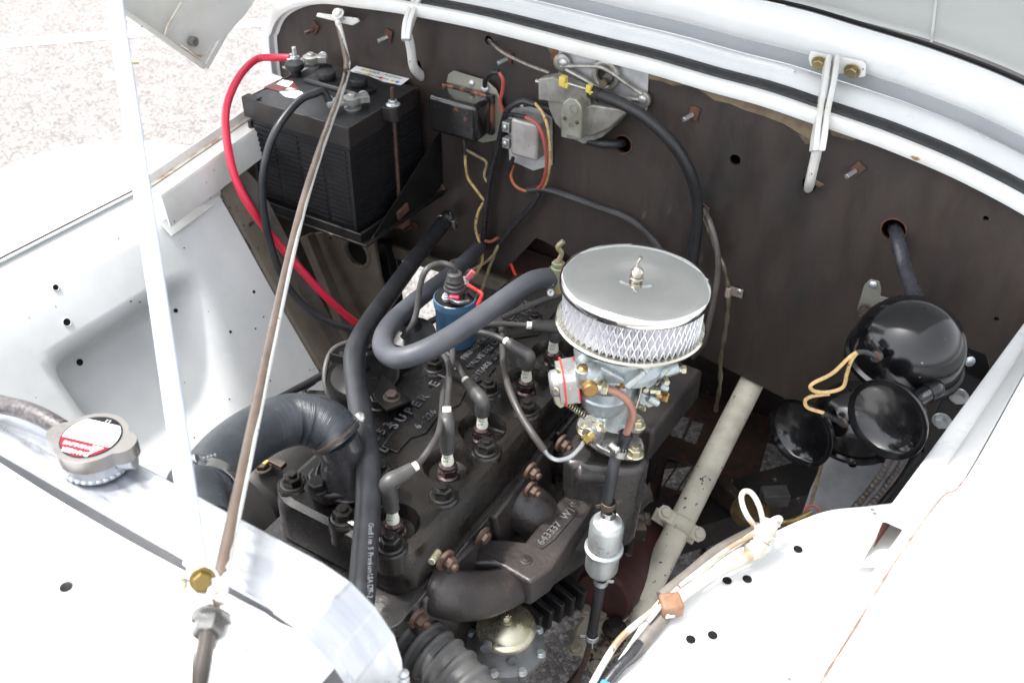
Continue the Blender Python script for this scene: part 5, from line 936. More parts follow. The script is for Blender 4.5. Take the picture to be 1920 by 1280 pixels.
b = MB(); b.plate([wy(a, c, 1.488) for a, c in arcp], (0, -.022, 0)); part(wm, 'half_round_case', b, POT, bev=.005, seg=3)
arc2 = [(1092, 196), (1120, 192), (1172, 200), (1182, 206), (1150, 236), (1118, 250), (1092, 252)]
b = MB(); b.plate([wy(a, c, 1.466) for a, c in arc2], (0, -.014, 0)); part(wm, 'case_bulge', b, POT, bev=.006, seg=3)
b = MB(); b.plate([wy(a, c, 1.478) for a, c in ((1022, 140), (1050, 136), (1118, 164), (1120, 190), (1062, 184), (1022, 178))], (0, -.026, 0)); part(wm, 'valve_block', b, POT, bev=.002)
dc = [(1051, 256), (1050, 210), (1054, 194), (1066, 184), (1080, 187), (1089, 198), (1091, 212), (1090, 262), (1072, 262)]
b = MB(); b.plate([wy(a, c, 1.430) for a, c in dc], (0, .034, 0)); part(wm, 'tombstone_cover', b, mat('worn_cover', (.33, .33, .29), .4, m=.5, c2=(.22, .21, .17), ns=24, bump=.15), bev=.0025)
b = MB(); q = wy(1076, 205, 1.4295); b.ring(q, EY, .008, .001, 20, 6); b.ring(wy(1070, 234, 1.4295), EY, .003, .001, 12, 6); b.text('WD3', wy(1062, 258, 1.4295), EX, EZ, .009, .0005); part(wm, 'cast_marks', b, POT)
for px, py in ((1059, 222), (1082, 230)): hw(wm, 'cover_screw', 'screw', RUSTBR, wy(px, py, 1.4295), (0, -1, 0), .0035)
for px, py, s in ((1056, 152, .011), (1105, 166, .008)): b = MB(); q = wy(px, py, 1.448); b.box(q, (s*1.1, .012, s*1.6)); b.box(q+V((.006, 0, -.006)), (s, .010, s*.8)); part(wm, 'yellow_clip', b, YPL, bev=.001)
b = MB(); b.cyl(wy(1063, 156, 1.448), wy(1103, 168, 1.448), .0022, n=8); b.cyl(wy(1005, 152, 1.47), wy(1022, 156, 1.47), .004, n=10); part(wm, 'link_rod', b, ALUC)
b = MB(); b.cyl(wy(1108, 172, 1.458), wy(1126, 180, 1.450), .012, n=18); part(wm, 'hose_spigot', b, GRIME)
b = MB(); b.tube([wy(1122, 178, 1.452), wy(1165, 194, 1.44), wy(1215, 224, 1.43), wy(1262, 270, 1.43), wy(1292, 320, 1.44), wy(1306, 370, 1.455), wy(1307, 420, 1.46), wy(1302, 465, 1.46), wy(1296, 510, 1.46)], .0105, 18, 8); one('vacuum_hose_large', b, RUBBER, 'fat black vacuum hose arching from the wiper motor down behind the air cleaner', 'hose')
b = MB(); b.tube([wy(1168, 268, 1.51), wy(1158, 270, 1.485), wy(1130, 270, 1.47), wy(1100, 262, 1.475), wy(1075, 248, 1.485)], .008, 14, 7); one('short_vacuum_tube', b, RUBBER, 'short black tube from a firewall hole up under the wiper motor', 'tube')
b = MB(); b.tube([wy(916, 76, 1.51), wy(925, 84, 1.49), wy(945, 100, 1.48), wy(985, 120, 1.475), wy(1030, 137, 1.47)], .0032, 8, 6); one('thin_cable', b, mat('grey_cable_sheath', (.26, .24, .22), .4, m=.5, c2=(.16, .14, .12), ns=90), 'thin grey cable from a firewall hole to the wiper motor', 'cable')
# ================= WIRES ON THE FIREWALL =================
def wire(nm, pts, r, m_, lab, cat='wire', grp=None):
    b = MB(); b.tube([Y(p[0], p[1], p[2] if len(p) > 2 else 1.478) for p in pts], r, 10, 6); return one(nm, b, m_, lab, cat, grp)
TAPE = mat('black_tape', (.020, .020, .023), .32, c2=(.03, .03, .034), ns=40, bump=.4, bs=60)
wire('wire_harness', [(1003, 196, 1.46), (980, 190, 1.46), (955, 203, 1.46), (945, 225, 1.47), (936, 265), (922, 320), (914, 370), (910, 410), (905, 455), (898, 500, 1.46)], .0062, TAPE, 'black taped wire harness running down the firewall left of the relay', 'wire harness')
wire('harness_branch', [(1060, 215, 1.485), (1035, 205, 1.48), (1010, 198, 1.47), (990, 192, 1.465)], .0065, TAPE, 'black taped harness branch passing behind the relay', 'wire harness')
wire('harness_branch', [(1012, 360), (995, 388), (970, 415), (950, 438), (936, 458)], .0062, TAPE, 'black taped harness branch slanting from the relay wires to the tan wires', 'wire harness')
wire('harness_branch', [(990, 356), (1020, 354), (1060, 366), (1120, 388), (1170, 406), (1205, 430), (1240, 470), (1260, 510)], .0066, mat('grey_black_loom', (.035, .034, .036), .35, c2=(.055, .053, .055), ns=14), 'grey black cable running right from the relay to behind the air cleaner', 'wire harness')
wire('red_wire', [(935, 136, 1.455), (943, 150, 1.455), (942, 172, 1.46), (938, 190, 1.465), (944, 212, 1.468)], .0036, REDW, 'short red wire beside the black regulator')
wire('black_wire_end', [(909, 162, 1.468), (911, 148, 1.46), (922, 137, 1.455), (935, 136, 1.455)], .0048, RUBBER, 'short black sleeved wire on the regulator ground screw')
wire('yellow_wire', [(1003, 194, 1.46), (1016, 210, 1.445), (1026, 235, 1.44), (1031, 270, 1.44), (1031, 305, 1.45), (1026, 335, 1.465), (1018, 354, 1.475)], .0030, YEL, 'yellow cloth wire bowed around the right side of the grey relay')
wire('red_wire', [(985, 220, 1.44), (1003, 230, 1.435), (1016, 250, 1.435), (1023, 280, 1.44), (1025, 310, 1.45), (1018, 342, 1.465), (1008, 354, 1.475)], .0036, REDW, 'faded red wire bowed over the face of the grey relay')
wire('black_sleeve', [(946, 214, 1.465), (965, 216, 1.45), (986, 220, 1.44)], .0045, TAPE, 'black sleeve ahead of the faded red wire')
wire('orange_wire', [(962, 310, 1.475), (958, 330, 1.475), (966, 348, 1.475), (985, 358, 1.475), (1010, 356, 1.475)], .0030, mat('orange_wire', (.40, .13, .05), .5), 'orange wire curving below the grey relay')
wire('black_wire', [(962, 296, 1.465), (957, 312, 1.47), (954, 330, 1.476), (962, 345, 1.478)], .0040, TAPE, 'black wire leaving the bottom terminal of the grey relay')
wire('yellow_wire', [(872, 285, 1.47), (873, 310, 1.47), (878, 335), (892, 355), (909, 378)], .0030, YEL, 'yellow cloth wire hanging from the black regulator into the harness')
wire('black_wire', [(868, 262, 1.47), (871, 275, 1.47), (872, 290, 1.47)], .0045, TAPE, 'black sleeve under the black regulator')
wire('grey_wire', [(872, 280, 1.47), (895, 293), (912, 305), (908, 330), (918, 348)], .0028, TAN, 'dull grey wire bending from the regulator to the taped harness')
wire('tan_wire', [(906, 380), (896, 400, 1.47), (892, 430, 1.465), (902, 465, 1.45), (904, 490, 1.44), (893, 512, 1.42), (886, 520, 1.40)], .0030, YEL, 'tan wire dropping left of the taped harness to the coil')
wire('tan_wire', [(938, 452), (928, 475, 1.47), (918, 500, 1.45), (910, 525, 1.42), (900, 548, 1.38), (880, 562, 1.34), (868, 566, 1.32)], .0032, TAN, 'tan wire slanting down from the branch to the coil terminal')
wire('tan_wire', [(936, 455), (925, 478, 1.46), (905, 495, 1.44), (875, 508, 1.42), (850, 500, 1.42), (845, 492, 1.42), (858, 487, 1.44), (890, 492, 1.46)], .0030, TAN, 'tan wire looping behind the coil boot')
wire('salmon_wire', [(898, 440), (906, 450), (920, 453), (934, 446)], .0034, mat('salmon_wire', (.34, .12, .08), .5), 'salmon pink wire slung between the harness and its branch')
wire('red_wire', [(958, 495, 1.47), (965, 512, 1.47), (974, 530, 1.47)], .0030, REDB, 'bright orange red wire in the opening beside the pale hose')
# cables right of the wiper hose
wire('speedometer_cable', [(1318, 392, 1.49), (1332, 420, 1.47), (1345, 470, 1.46), (1345, 520, 1.46), (1335, 580, 1.46), (1320, 640, 1.46), (1300, 670, 1.5)], .0052, mat('grey_brown_cable', (.12, .11, .10), .4, c2=(.08, .07, .065), ns=20), 'smooth grey cable bowing down right of the air cleaner', 'cable')
b = MB(); sp = smooth_path([Y(1318, 410, 1.485), Y(1338, 455, 1.475), Y(1360, 510, 1.47), Y(1366, 560, 1.47), Y(1362, 610, 1.47), Y(1352, 670, 1.47), Y(1350, 720, 1.47), Y(1342, 770, 1.47)], 22)
b.tube(sp, lambda t: .0040+.0009*math.sin(t*900), 10, 1); one('armoured_cable', b, mat('armour_steel', (.22, .20, .15), .4, m=.7, c2=(.14, .12, .08), ns=40), 'thin ribbed armoured cable held by a clip on the firewall', 'cable')
b = MB(); q = Y(1378, 547, YB-.006); b.box(q, (.030, .003, .018)); b.lathe(Y(1366, 547, 1.47), EZ, [(.0062, -.01), (.0062, .01)], 14, cap=True); cc_ = thing('cable_clip', q, 'small tan cable clip screwed to the firewall', 'clip'); part(cc_, 'clip', b, mat('tan_clip', (.38, .32, .27), .5, m=.2), bev=.0006); hw(cc_, 'clip_screw', 'screw', ZINC, Y(1386, 546, YB-.008), (0, -1, 0), .0055)
b = MB(); b.tube([Y(1676, 428, 1.53), Y(1680, 436, 1.50), Y(1684, 455, 1.47), Y(1695, 500, 1.44), Y(1710, 540, 1.40), Y(1722, 570, 1.36)], .0115, 16, 7); one('taped_cable', b, mat('shiny_tape', (.035, .036, .045), .28, c2=(.05, .05, .06), ns=40, bump=.6, bs=45), 'shiny black taped cable from the rust rimmed firewall hole to the horn', 'cable')
# ================= COIL =================
co = Z(853, 556, .90); crr = 40.5/FPX*(co-CAM).dot(CF)
cl_ = thing('ignition_coil', co-EZ*.12, 'blue ignition coil with black cap and rubber boot behind the pale hose', 'coil')
b = MB(); b.lathe(co-EZ*.13, EZ, [(crr*.9, 0), (crr*.93, .01), (crr*.93, .112), (crr, .116), (crr*1.01, .122), (crr, .130), (crr*.95, .131)], 40, cap=False); part(cl_, 'can', b, BLUE)
b = MB(); b.lathe(co, EZ, [(crr*.97, -.004), (crr*.93, .001), (crr*.5, .002), (crr*.45, .012), (crr*.3, .014), (.001, .014)], 36, cap=False); part(cl_, 'cap', b, mat('cap_bakelite', (.008, .008, .009), .18, coat=.3))
b = MB(); b.lathe(co+EZ*.012, EZ, [(crr*.52, 0), (crr*.52, .006), (crr*.46, .008), (crr*.46, .013), (crr*.40, .015), (crr*.42, .020), (crr*.36, .023), (crr*.34, .030), (crr*.2, .032)], 28); part(cl_, 'boot', b, BOOT)
b = MB(); ct = co+EZ*.042; b.tube([ct, ct+EZ*.006, PL(845, 498, ct, EF), PL(825, 494, ct, EF), PL(800, 505, ct-EF*.02, EF), PL(788, 535, ct-EF*.03, EF), PL(782, 580, ct-EF*.04, EF), PL(772, 610, ct-EF*.05, EF), PL(755, 632, ct-EF*.05, EF)], .0045, 12, 7); one('coil_wire', b, BOOT, 'black high tension wire arching left from the coil boot', 'wire')
for px, py in ((837, 557), (871, 528)):
    q = PL(px, py, co+EZ*.006, EZ); b = MB(); b.cyl(q-EZ*.006, q+EZ*.004, .006, n=14); part(cl_, 'terminal_post', b, ZINC); hw(cl_, 'terminal_nut', 'stud_nut', ZINC, q, EZ, .0048)
b = MB(); b.bar(PL(842, 558, co+EZ*.010, EZ), PL(861, 560, co+EZ*.010, EZ), .008, .006, EZ); part(cl_, 'red_terminal', b, PINK, bev=.0015); b = MB(); b.bar(PL(875, 524, co+EZ*.020, EF), PL(888, 508, co+EZ*.020, EF), .008, .006, EZ); part(cl_, 'red_terminal', b, mat('dull_red_term', (.5, .12, .16), .5), bev=.0015)
b = MB(); b.tube([PL(845, 562, co+EZ*.010, EZ), PL(860, 568, co+EZ*.010, EZ), PL(880, 565, co+EZ*.012, EZ)], .0042, 10, 5); one('coil_lead', b, TAPE, 'short black sleeve on the left coil terminal', 'wire')
b = MB(); b.tube([PL(878, 534, co+EZ*.01, EZ), PL(890, 542, co+EZ*.012, EZ), PL(903, 550, co+EZ*.01, EZ), PL(900, 562, co, EZ), PL(893, 574, co-EZ*.01, EZ)], .0028, 10, 5); one('red_wire', b, REDB, 'bright red wire bending down at the right side of the blue coil', 'wire')
b = MB(); q0, q1 = Z(770, 640, .80), Z(770, 640, .86); b.lathe(q0, EZ, [(.045, -.08), (.045, 0), (.04, .02), (.02, .03), (.015, .04)], 30); one('distributor', b, PLASTIC, 'black distributor half hidden inside the loop of the pale hose', 'distributor')
# ================= BLACK CANISTER (oil filter) =================
cn = Z(682, 706, .82); cr_ = 70/FPX*(cn-CAM).dot(CF)
ca2 = thing('oil_filter', cn-EZ*.15, 'black oil filter canister with domed lid behind the heater hose', 'oil filter')
b = MB(); b.lathe(cn-EZ*.16, EZ, [(cr_*.85, 0), (cr_*.92, .01), (cr_*.93, .148), (cr_, .152), (cr_*1.02, .158), (cr_, .163)], 48, cap=False); part(ca2, 'can', b, BLACKM)
b = MB(); b.lathe(cn+EZ*.001, EZ, [(cr_*1.0, -.002), (cr_*.96, .004), (cr_*.88, .002), (cr_*.82, .004), (cr_*.5, .010), (cr_*.16, .012), (cr_*.14, .017), (.001, .018)], 48, cap=False); part(ca2, 'lid', b, BLACKM)
b = MB(); b.bar(PL(620, 670, cn+EZ*.008, EZ), PL(660, 682, cn+EZ*.014, EZ), .018, .003, EZ); part(ca2, 'lid_lever', b, BLACKM, bev=.001)
b = MB(); b.tube([Z(690, 640, .82), Z(660, 640, .83), Z(625, 655, .83), Z(610, 690, .82), Z(612, 730, .80), Z(630, 760, .78), Z(655, 780, .77)], .0042, 10, 6); one('filter_pipe', b, BOOT, 'thin dark pipe curling round the left side of the black canister', 'pipe')
b = MB(); b.tube([Z(610, 700, .78), Z(570, 722, .74), Z(520, 748, .70), Z(470, 775, .66)], .0062, 12, 5); one('black_tube', b, BLACKM, 'straight black tube slanting to the lower left from the canister', 'tube')
b = MB(); b.tube([Z(590, 715, .74), Z(570, 730, .73), Z(580, 745, .72), Z(610, 748, .72), Z(640, 775, .72), Z(655, 790, .72)], .0045, 10, 6); one('grey_pipe', b, mat('dull_grey_pipe', (.12, .11, .10), .5), 'dull grey pipe twisting below the black canister', 'pipe')
b = MB(); b.tube([Z(820, 596, .70), Z(775, 620, .70), Z(700, 650, .72), Z(640, 665, .74)], .006, 10, 5); b.tube([Z(750, 636, .72), Z(700, 645, .76), Z(665, 650, .78)], .0038, 8, 4) if 0 else None; one('black_conduit', b, TAPE, 'black taped conduit crossing under the pale hose loop', 'wire harness')
b = MB(); b.bar(Z(680, 800, .74), Z(830, 670, .74), .03, .05, EX); one('engine_side_cover', b, GRIME, 'greasy black side cover along the far side of the engine', 'cover', bev=.006)
# generator, pulley
ge = thing('generator', Z(545, 900, .60), 'dull dark grey generator body under the thick radiator hose', 'generator')
gp = Z(560, 880, .66); b = MB(); b.lathe(gp+V((-.02, -.10, 0)), EY, [(.03, -.01), (.068, 0), (.074, .01), (.074, .20), (.06, .22)], 44); part(ge, 'body', b, mat('satin_grey_black', (.022, .021, .020), .42, c2=(.033, .030, .028), ns=12, speck=(.2, .1, .06), sp=(.74, .75), sps=40))
b = MB(); b.box(Z(508, 862, .745), (.05, .012, .008)); part(ge, 'strap', b, DARKST, bev=.001); hw(ge, 'strap_bolt', 'bolt', DARKST, Z(492, 876, .742), EZ, .010); b = MB(); b.box(Z(497, 868, .75), (.008, .008, .008)); part(ge, 'yellow_tag', b, YPL, bev=.001)
b = MB(); b.lathe(V((-.60, .50, .66)), EY, [(.19, -.004), (.195, 0), (.19, .004), (.17, .003), (.17, -.003)], 60, closed=True); one('fan_ring', b, FANBR, 'brown curved fan rim between the radiator edge and the generator', 'fan')
# ================= HORNS =================
HB = BLACKP
def horn(dome_px, r_px, yv, bell_c, n_, bell_r, lab, bo=.055):
    c = Y(*dome_px, yv); r = r_px/FPX*(c-CAM).dot(CF); ax = V((.06, -.10, 1)).normalized(); t = thing('horn', c, lab, 'horn', 'black electric horns by the near fender')
    b = MB(); pr = [(r*math.cos(math.radians(a)), r*.98*math.sin(math.radians(a))) for a in range(0, 88, 6)]+[(.001, r*.98)]; b.lathe(c, ax, [(r*.98, -r*.30), (r*1.0, -r*.22)]+pr, 56, cap=False); part(t, 'dome', b, HB)
    b = MB(); b.lathe(c, ax, [(r*.90, -r*.42), (r*1.02, -r*.40), (r*1.08, -r*.34), (r*1.08, -r*.24), (r*1.02, -r*.19), (r*.98, -r*.20)], 56, cap=False); b.lathe(c, ax, [(r*.3, -r*.85), (r*.62, -r*.72), (r*.88, -r*.5), (r*.98, -r*.38)], 40); part(t, 'rim', b, HB)
    for a in range(0, 360, 45):
        u, v, w_ = basis(ax); q = c+ax*(-r*.42)+u*r*.97*math.cos(math.radians(a+20))+v*r*.97*math.sin(math.radians(a+20)); hw(t, 'rim_screw', 'screw', HB, q, -ax, .007)
    bc = PL(*bell_c, c-EF*bo, CF); n_ = V(n_).normalized(); b = MB()
    R = bell_r; pf = [(R*.20, -R*2.3), (R*.24, -R*1.5), (R*.30, -R*1.0), (R*.42, -R*.78), (R*.64, -R*.58), (R*.86, -R*.34), (R*.99, -R*.05), (R*1.012, 0), (R, .001)]+[(R*math.cos(math.radians(k_)), -R*.50*math.sin(math.radians(k_))) for k_ in range(3, 88, 7)]+[(.0005, -R*.5)]
    b.lathe(bc, n_, pf, 56, cap=False); part(t, 'bell', b, HB)
    e = bc-n_*.12*(R/.055); b = MB(); b.tube([bc-n_*.10*(R/.055), e, c-ax*r*.8+(e-c)*.25, c-ax*r*.6], .014, 16, 6); part(t, 'throat', b, HB)
    return t, c, r
NB = -CF*.56-CR*.74-CU*.30
t, c, r = horn((1703, 652), 101, 1.24, (1662, 787), NB, .056, 'large black domed horn, its bell mouth right of the other bell', .15)
q = PL(1643, 668, c-EF*.072, EF); b = MB(); b.cyl(q+V((-.004, .02, -.01)), q, .009, n=16); part(t, 'terminal_boss', b, HB); hw(t, 'terminal_screw', 'screw', RUSTBR, q, (-.4, -.8, .3), .0075)
b = MB(); b.plate([Y(a, k, 1.40) for a, k in ((1607, 580), (1620, 535), (1632, 524), (1648, 528), (1652, 542), (1650, 556), (1676, 562), (1650, 590), (1612, 594))], (0, .003, 0)); part(t, 'mounting_bracket', b, mat('olive_bracket', (.30, .30, .26), .4, m=.5, c2=(.24, .24, .20), ns=12), bev=.0008)
hw(t, 'bracket_screw', 'screw', ZINC, Y(1637, 533, 1.398), (0, -1, .2), .006); hw(t, 'bracket_nut', 'bolt', DARKST, Y(1622, 582, 1.395), (0, -1, .2), .008)
t2_, c2_, r2_ = horn((1602, 790), 78, 1.27, (1500, 812), NB, .055, 'lower black horn with the left hand bell mouth, mostly behind the other horn', .10)
q = PL(1582, 792, c2_-EF*.070, EF); hw(t2_, 'terminal_screw', 'screw', DARKST, q, (-.4, -.8, .3), .008)
def hwire(nm, pts, r, m_, lab, dd): 
    b = MB(); b.tube([PL(a, k, c-EF*dd, EF) for a, k in pts], r, 10, 7); return one(nm, b, m_, lab, 'wire')
hwire('yellow_wire', [(1606, 660), (1590, 672), (1560, 700), (1522, 720), (1525, 732), (1550, 735), (1580, 726), (1588, 700), (1596, 676), (1606, 662)], .0027, YEL, 'yellow loop of wire hanging from the big horn terminal', .085)
hwire('yellow_wire', [(1555, 738), (1525, 742), (1510, 750), (1515, 764), (1545, 774)], .0027, YEL, 'yellow wire curving to the black sleeve of the lower horn', .085)
hwire('black_sleeve', [(1543, 774), (1560, 782), (1578, 793)], .0038, TAPE, 'black sleeve on the lower horn terminal', .085); hwire('black_sleeve', [(1604, 661), (1622, 660), (1640, 668)], .0038, TAPE, 'black sleeve on the big horn terminal', .08)
hb = thing('horn_bracket', Y(1820, 720, 1.28), 'black steel horn bracket with bolts beside the near rail', 'bracket')
b = MB(); b.plate([PL(a, k, c+EF*.03, EF) for a, k in ((1790, 640), (1850, 665), (1856, 690), (1830, 740), (1760, 850), (1720, 870), (1760, 760), (1800, 700))], EF*.004); part(hb, 'plate', b, BLACKP, bev=.001); hw(hb, 'bracket_screw', 'screw', ZINC, PL(1818, 677, c+EF*.026, EF), -EF+EZ*.3, .008)
for px, py in ((1798, 742), (1766, 788)): hw(hb, 'bracket_bolt', 'bolt', ZINC, PL(px, py, c+EF*.015, EF), ER*-.6-EF, .0105)
# ================= STEERING COLUMN =================
s0, s1 = V((-.335, 1.50, .52)), V((-.352, 1.075, .30))
s1 = Z(1202, 1128, .30); s0 = Y(1407, 722, 1.52); sc = thing('steering_column', s1, 'thick cream painted steering column tube running down through the dark bay', 'steering column')
b = MB(); b.cyl(s1, s0+(s0-s1)*.2, .0242, n=36); part(sc, 'tube', b, CREAM)
k_ = (1285-1202)/(1407-1202); cp = PL(1288, 972, s1*.6+s0*.4, (s0-s1).cross(ER)); cp = s1+(s0-s1)*.42; ax = (s0-s1).normalized()
# clamp round the tube where the photo has it
best = min(range(100), key=lambda i: abs((lambda q: 640-FPX*(q-CAM).dot(CU)/(q-CAM).dot(CF))(s1+(s0-s1)*i/100)-985)); cp = s1+(s0-s1)*best/100
b = MB(); b.lathe(cp-ax*.014, ax, [(.0242, 0), (.029, .001), (.029, .026), (.0242, .028)], 36, cap=False); sd_ = ax.cross(CF).normalized(); sd_ = sd_ if sd_.dot(ER) > 0 else -sd_; nn_ = sd_.cross(ax); nn_ = nn_ if nn_.dot(CF) < 0 else -nn_; b.bar(cp-sd_*.050+nn_*.016, cp+sd_*.042+nn_*.016, .026, .008, ax); b.bar(cp-sd_*.050-nn_*.018, cp+sd_*.042-nn_*.018, .026, .008, ax); part(sc, 'clamp', b, CREAM, bev=.002)
for s in (-.040, .033): hw(sc, 'clamp_bolt', 'bolt', CREAM, cp+sd_*s+nn_*.02, nn_, .010)
b = MB(); b.cyl(s1-ax*.05+ER*.012, s1+ax*.004+ER*.010, .014, .018, 20); b.cyl(s1-ax*.045-ER*.022, s1-ax*.0-ER*.018, .011, .013, 18); part(sc, 'fork_end', b, CREAM)
# lower gear case, drum, dark clutter
gb = thing('gear_case_cover', Z(1150, 1190, .27), 'grimy cream gear case cover with bolts low in the bay', 'gear case')
go = [(1095, 1135), (1130, 1125), (1165, 1135), (1190, 1160), (1205, 1190), (1190, 1215), (1150, 1235), (1128, 1262), (1105, 1255), (1085, 1230), (1065, 1225), (1075, 1190), (1092, 1165)]
b = MB(); b.plate([Z(a, k, .27) for a, k in go], (0, 0, .02)); part(gb, 'cover', b, mat('grimy_cream', (.42, .39, .31), .5, c2=(.12, .09, .06), ns=20, lo=.45, hi=.62, bump=.3, speck=(.03, .02, .018), sp=(.58, .62), sps=40), bev=.006)
b = MB(); b.lathe(Z(1152, 1180, .29), EZ, [(.022, 0), (.022, .006), (.014, .010), (.012, .02)], 22); part(gb, 'boss', b, GRIME)
for px, py in ((1098, 1145), (1128, 1155), (1078, 1216), (1118, 1250), (1188, 1198), (1178, 1150)): hw(gb, 'cover_bolt', 'bolt', mat('grimy_cream', (0, 0, 0)), Z(px, py, .29), EZ, .010)
b = MB(); b.cyl(Z(1130, 1120, .33), Z(1210, 1010, .30), .055, n=36); one('maroon_drum', b, MAROON, 'dark maroon drum in shadow left of the steering column', 'drum')
b = MB(); b.cyl(Z(1330, 860, .22), Z(1240, 870, .22), .012); b.bar(Z(1180, 1010, .28), Z(1560, 900, .30), .07, .09, EZ); one('frame_rail', b, GRIME, 'greasy black frame rail crossing behind the steering column', 'frame', bev=.01)
sl = thing('slotted_panel', Z(1320, 830, .28), 'dark rusty slotted panel with gravel showing through its slots', 'panel')
out = [Z(a, k, .25) for a, k in ((1215, 720), (1330, 700), (1450, 790), (1420, 900), (1330, 960), (1230, 960))]
hl = []
for k in range(3):
    for (ax0, ay0, ax1, ay1) in ((1257+k*26, 772+k*10, 1240+k*26, 812+k*10), (1262+k*26, 862+k*8, 1230+k*26, 910+k*8)):
        a0, a1 = Z(ax0, ay0, .25), Z(ax1, ay1, .25); d = (a1-a0).normalized(); n = V((-d.y, d.x, 0))*.014; hl.append([a0-n, a0+n, a1+n, a1-n])
b = MB(); b.plate(out, (0, 0, .006), hl); part(sl, 'panel', b, mat('dark_rusty_panel', (.03, .022, .018), .6, c2=(.07, .03, .02), ns=30, bump=.2))
tx = Y(822, 520, 1.56).x
b = MB(); b.grid(lambda u, v: (tx+(.3-tx)*u, 1.56+.25*v, .62-.50*v), 8, 6, (0, .004, 0)); one('toe_panel', b, GRIME, 'black toe panel under the firewall board', 'panel')  # mottled black panel closing the space below the board
b = MB(); b.plate([V(q) for q in ((tx, 1.8, .13), (.5, 1.8, .13), (.5, 4.2, .40), (tx, 4.2, .40))], (0, 0, .004)); one('cab_shade_floor', b, GRIME, 'black cab floor sheet added to shade the ground behind the bay', 'floor')  # added so the ground under the car stays dark
gp_ = [(1545, 860), (1600, 835), (1700, 850), (1660, 900), (1640, 960), (1560, 970), (1500, 975), (1520, 915)]
b = MB(); b.plate([PL(a, k, Z(1580, 900, .52), (0, -1, .9)) for a, k in gp_], (0, .004, -.003)); one('grey_floor_panel', b, mat('dull_grey_blue', (.22, .23, .25), .5, c2=(.13, .13, .14), ns=10, speck=(.015, .015, .015), sp=(.64, .66), sps=14, bump=.1), 'dull grey painted panel with black spots under the horns', 'panel')
for i, (dx, nm) in enumerate(((0, 'left of the two ribbed cables under the horns'), (26, 'right of the two ribbed cables under the horns'))):
    b = MB(); sp = smooth_path([Z(1590+dx, 965, .60), Z(1625+dx, 925, .62), Z(1655+dx, 885, .66), Z(1675+dx, 850, .70)], 40); b.tube(sp, lambda t: .0052+.0010*math.sin(t*330), 10, 1); one('ribbed_cable', b, mat('ribbed_cable_grey', (.20, .18, .17), .45, m=.3, c2=(.12, .10, .09)), nm, 'cable', 'ribbed cables under the horns')
b = MB(); b.cyl(Z(1640, 960, .58), Z(1730, 850, .66), .013, n=16); one('black_pipe', b, RUBBER, 'black hose lying right of the ribbed cables', 'hose')
b = MB(); b.tube([Z(1545, 855, .62), Z(1530, 910, .60), Z(1520, 945, .60)], .0028, 8, 4); one('thin_rod', b, TAN, 'thin grey rod hanging behind the left bell mouth', 'rod')
b = MB(); b.ring(Z(1524, 960, .62), (0, -.8, .6), .011, .0018, 22, 8); one('red_wire_loop', b, REDW, 'small loop of red wire above the white apron edge', 'wire')
b = MB(); b.tube([Z(1430, 975, .66), Z(1480, 978, .66), Z(1520, 960, .66)], .004, 8, 4); one('tan_rod', b, BRASS, 'short brassy rod behind the apron edge', 'rod')
# ================= PIPES ON THE NEAR APRON =================
PW = mat('rust_white_pipe', (.50, .49, .45), .45, c2=(.30, .19, .12), ns=22, lo=.48, hi=.60, speck=(.12, .07, .05), sp=(.70, .72), sps=60)
az = .80
b = MB(); b.tube([Z(1090, 1320, .70), Z(1125, 1255, .72), Z(1160, 1200, .74), Z(1205, 1160, .76), Z(1245, 1130, .775), Z(1290, 1098, .78), Z(1340, 1050, .79), Z(1385, 1020, .80), Z(1425, 992, .81), Z(1450, 975, .815), Z(1462, 972, .81), Z(1455, 985, .80)], .0042, 12, 7); one('brake_line', b, PW, 'rust flecked white brake line following the edge of the near apron', 'pipe')
b = MB(); b.tube([Z(1423, 995, .81), Z(1400, 965, .825), Z(1390, 935, .835), Z(1396, 921, .84), Z(1410, 925, .838), Z(1424, 950, .83), Z(1432, 985, .81)], .0036, 12, 7); one('coiled_line', b, PW, 'raised loop of chipped white pipe above the apron edge', 'pipe')
b = MB(); b.tube([Z(1262, 1138, .775), Z(1275, 1118, .785), Z(1310, 1092, .79), Z(1355, 1064, .795), Z(1400, 1043, .798), Z(1420, 1030, .80)], lambda t: .0072, 14, 7); one('conduit', b, mat('yellowed_white_paint', (.50, .485, .42), .45, c2=(.30, .19, .11), ns=16, lo=.48, hi=.66), 'yellowed white conduit lying on the edge of the near apron', 'conduit')
b = MB(); rnd = random.Random(4)
cen = [Z(1425, 1040, .80), Z(1424, 1020, .806), Z(1430, 1005, .812), Z(1440, 990, .818), Z(1446, 975, .824)]
b.tube(cen, lambda t: .0065+.0075*math.sin(t*2.6)+.0024*math.sin(t*37+2*math.sin(t*19)), 18, 9, flat=.6); one('tape_wrap', b, mat('cream_painted_tape', (.47, .455, .39), .6, c2=(.36, .34, .28), ns=40, bump=.8, bs=50), 'lumpy cream painted tape wrapped round the pipes on the apron', 'tape', sharp=60)
b = MB(); q = Z(1415, 1036, .80); b.lathe(q-V((.006, .004, 0)), (Z(1425, 1030, .8)-Z(1400, 1043, .8)), [(.0095, 0), (.0115, .002), (.0115, .014), (.0095, .016)], 20); one('conduit_clip', b, mat('cream_painted_tape', (0, 0, 0)), 'cream painted clip at the end of the yellowed conduit', 'clip')
b = MB(); b.box(Z(1258, 1134, .785), (.026, .024, .020), Matrix.Rotation(.7, 3, 'Z')); one('rusty_clip_block', b, mat('flaky_orange_paint', (.27, .14, .08), .6, c2=(.13, .07, .04), ns=26, bump=.4, speck=(.7, .68, .62), sp=(.6, .62), sps=40), 'square rust orange clip block gripping the brake line', 'clip', bev=.003)
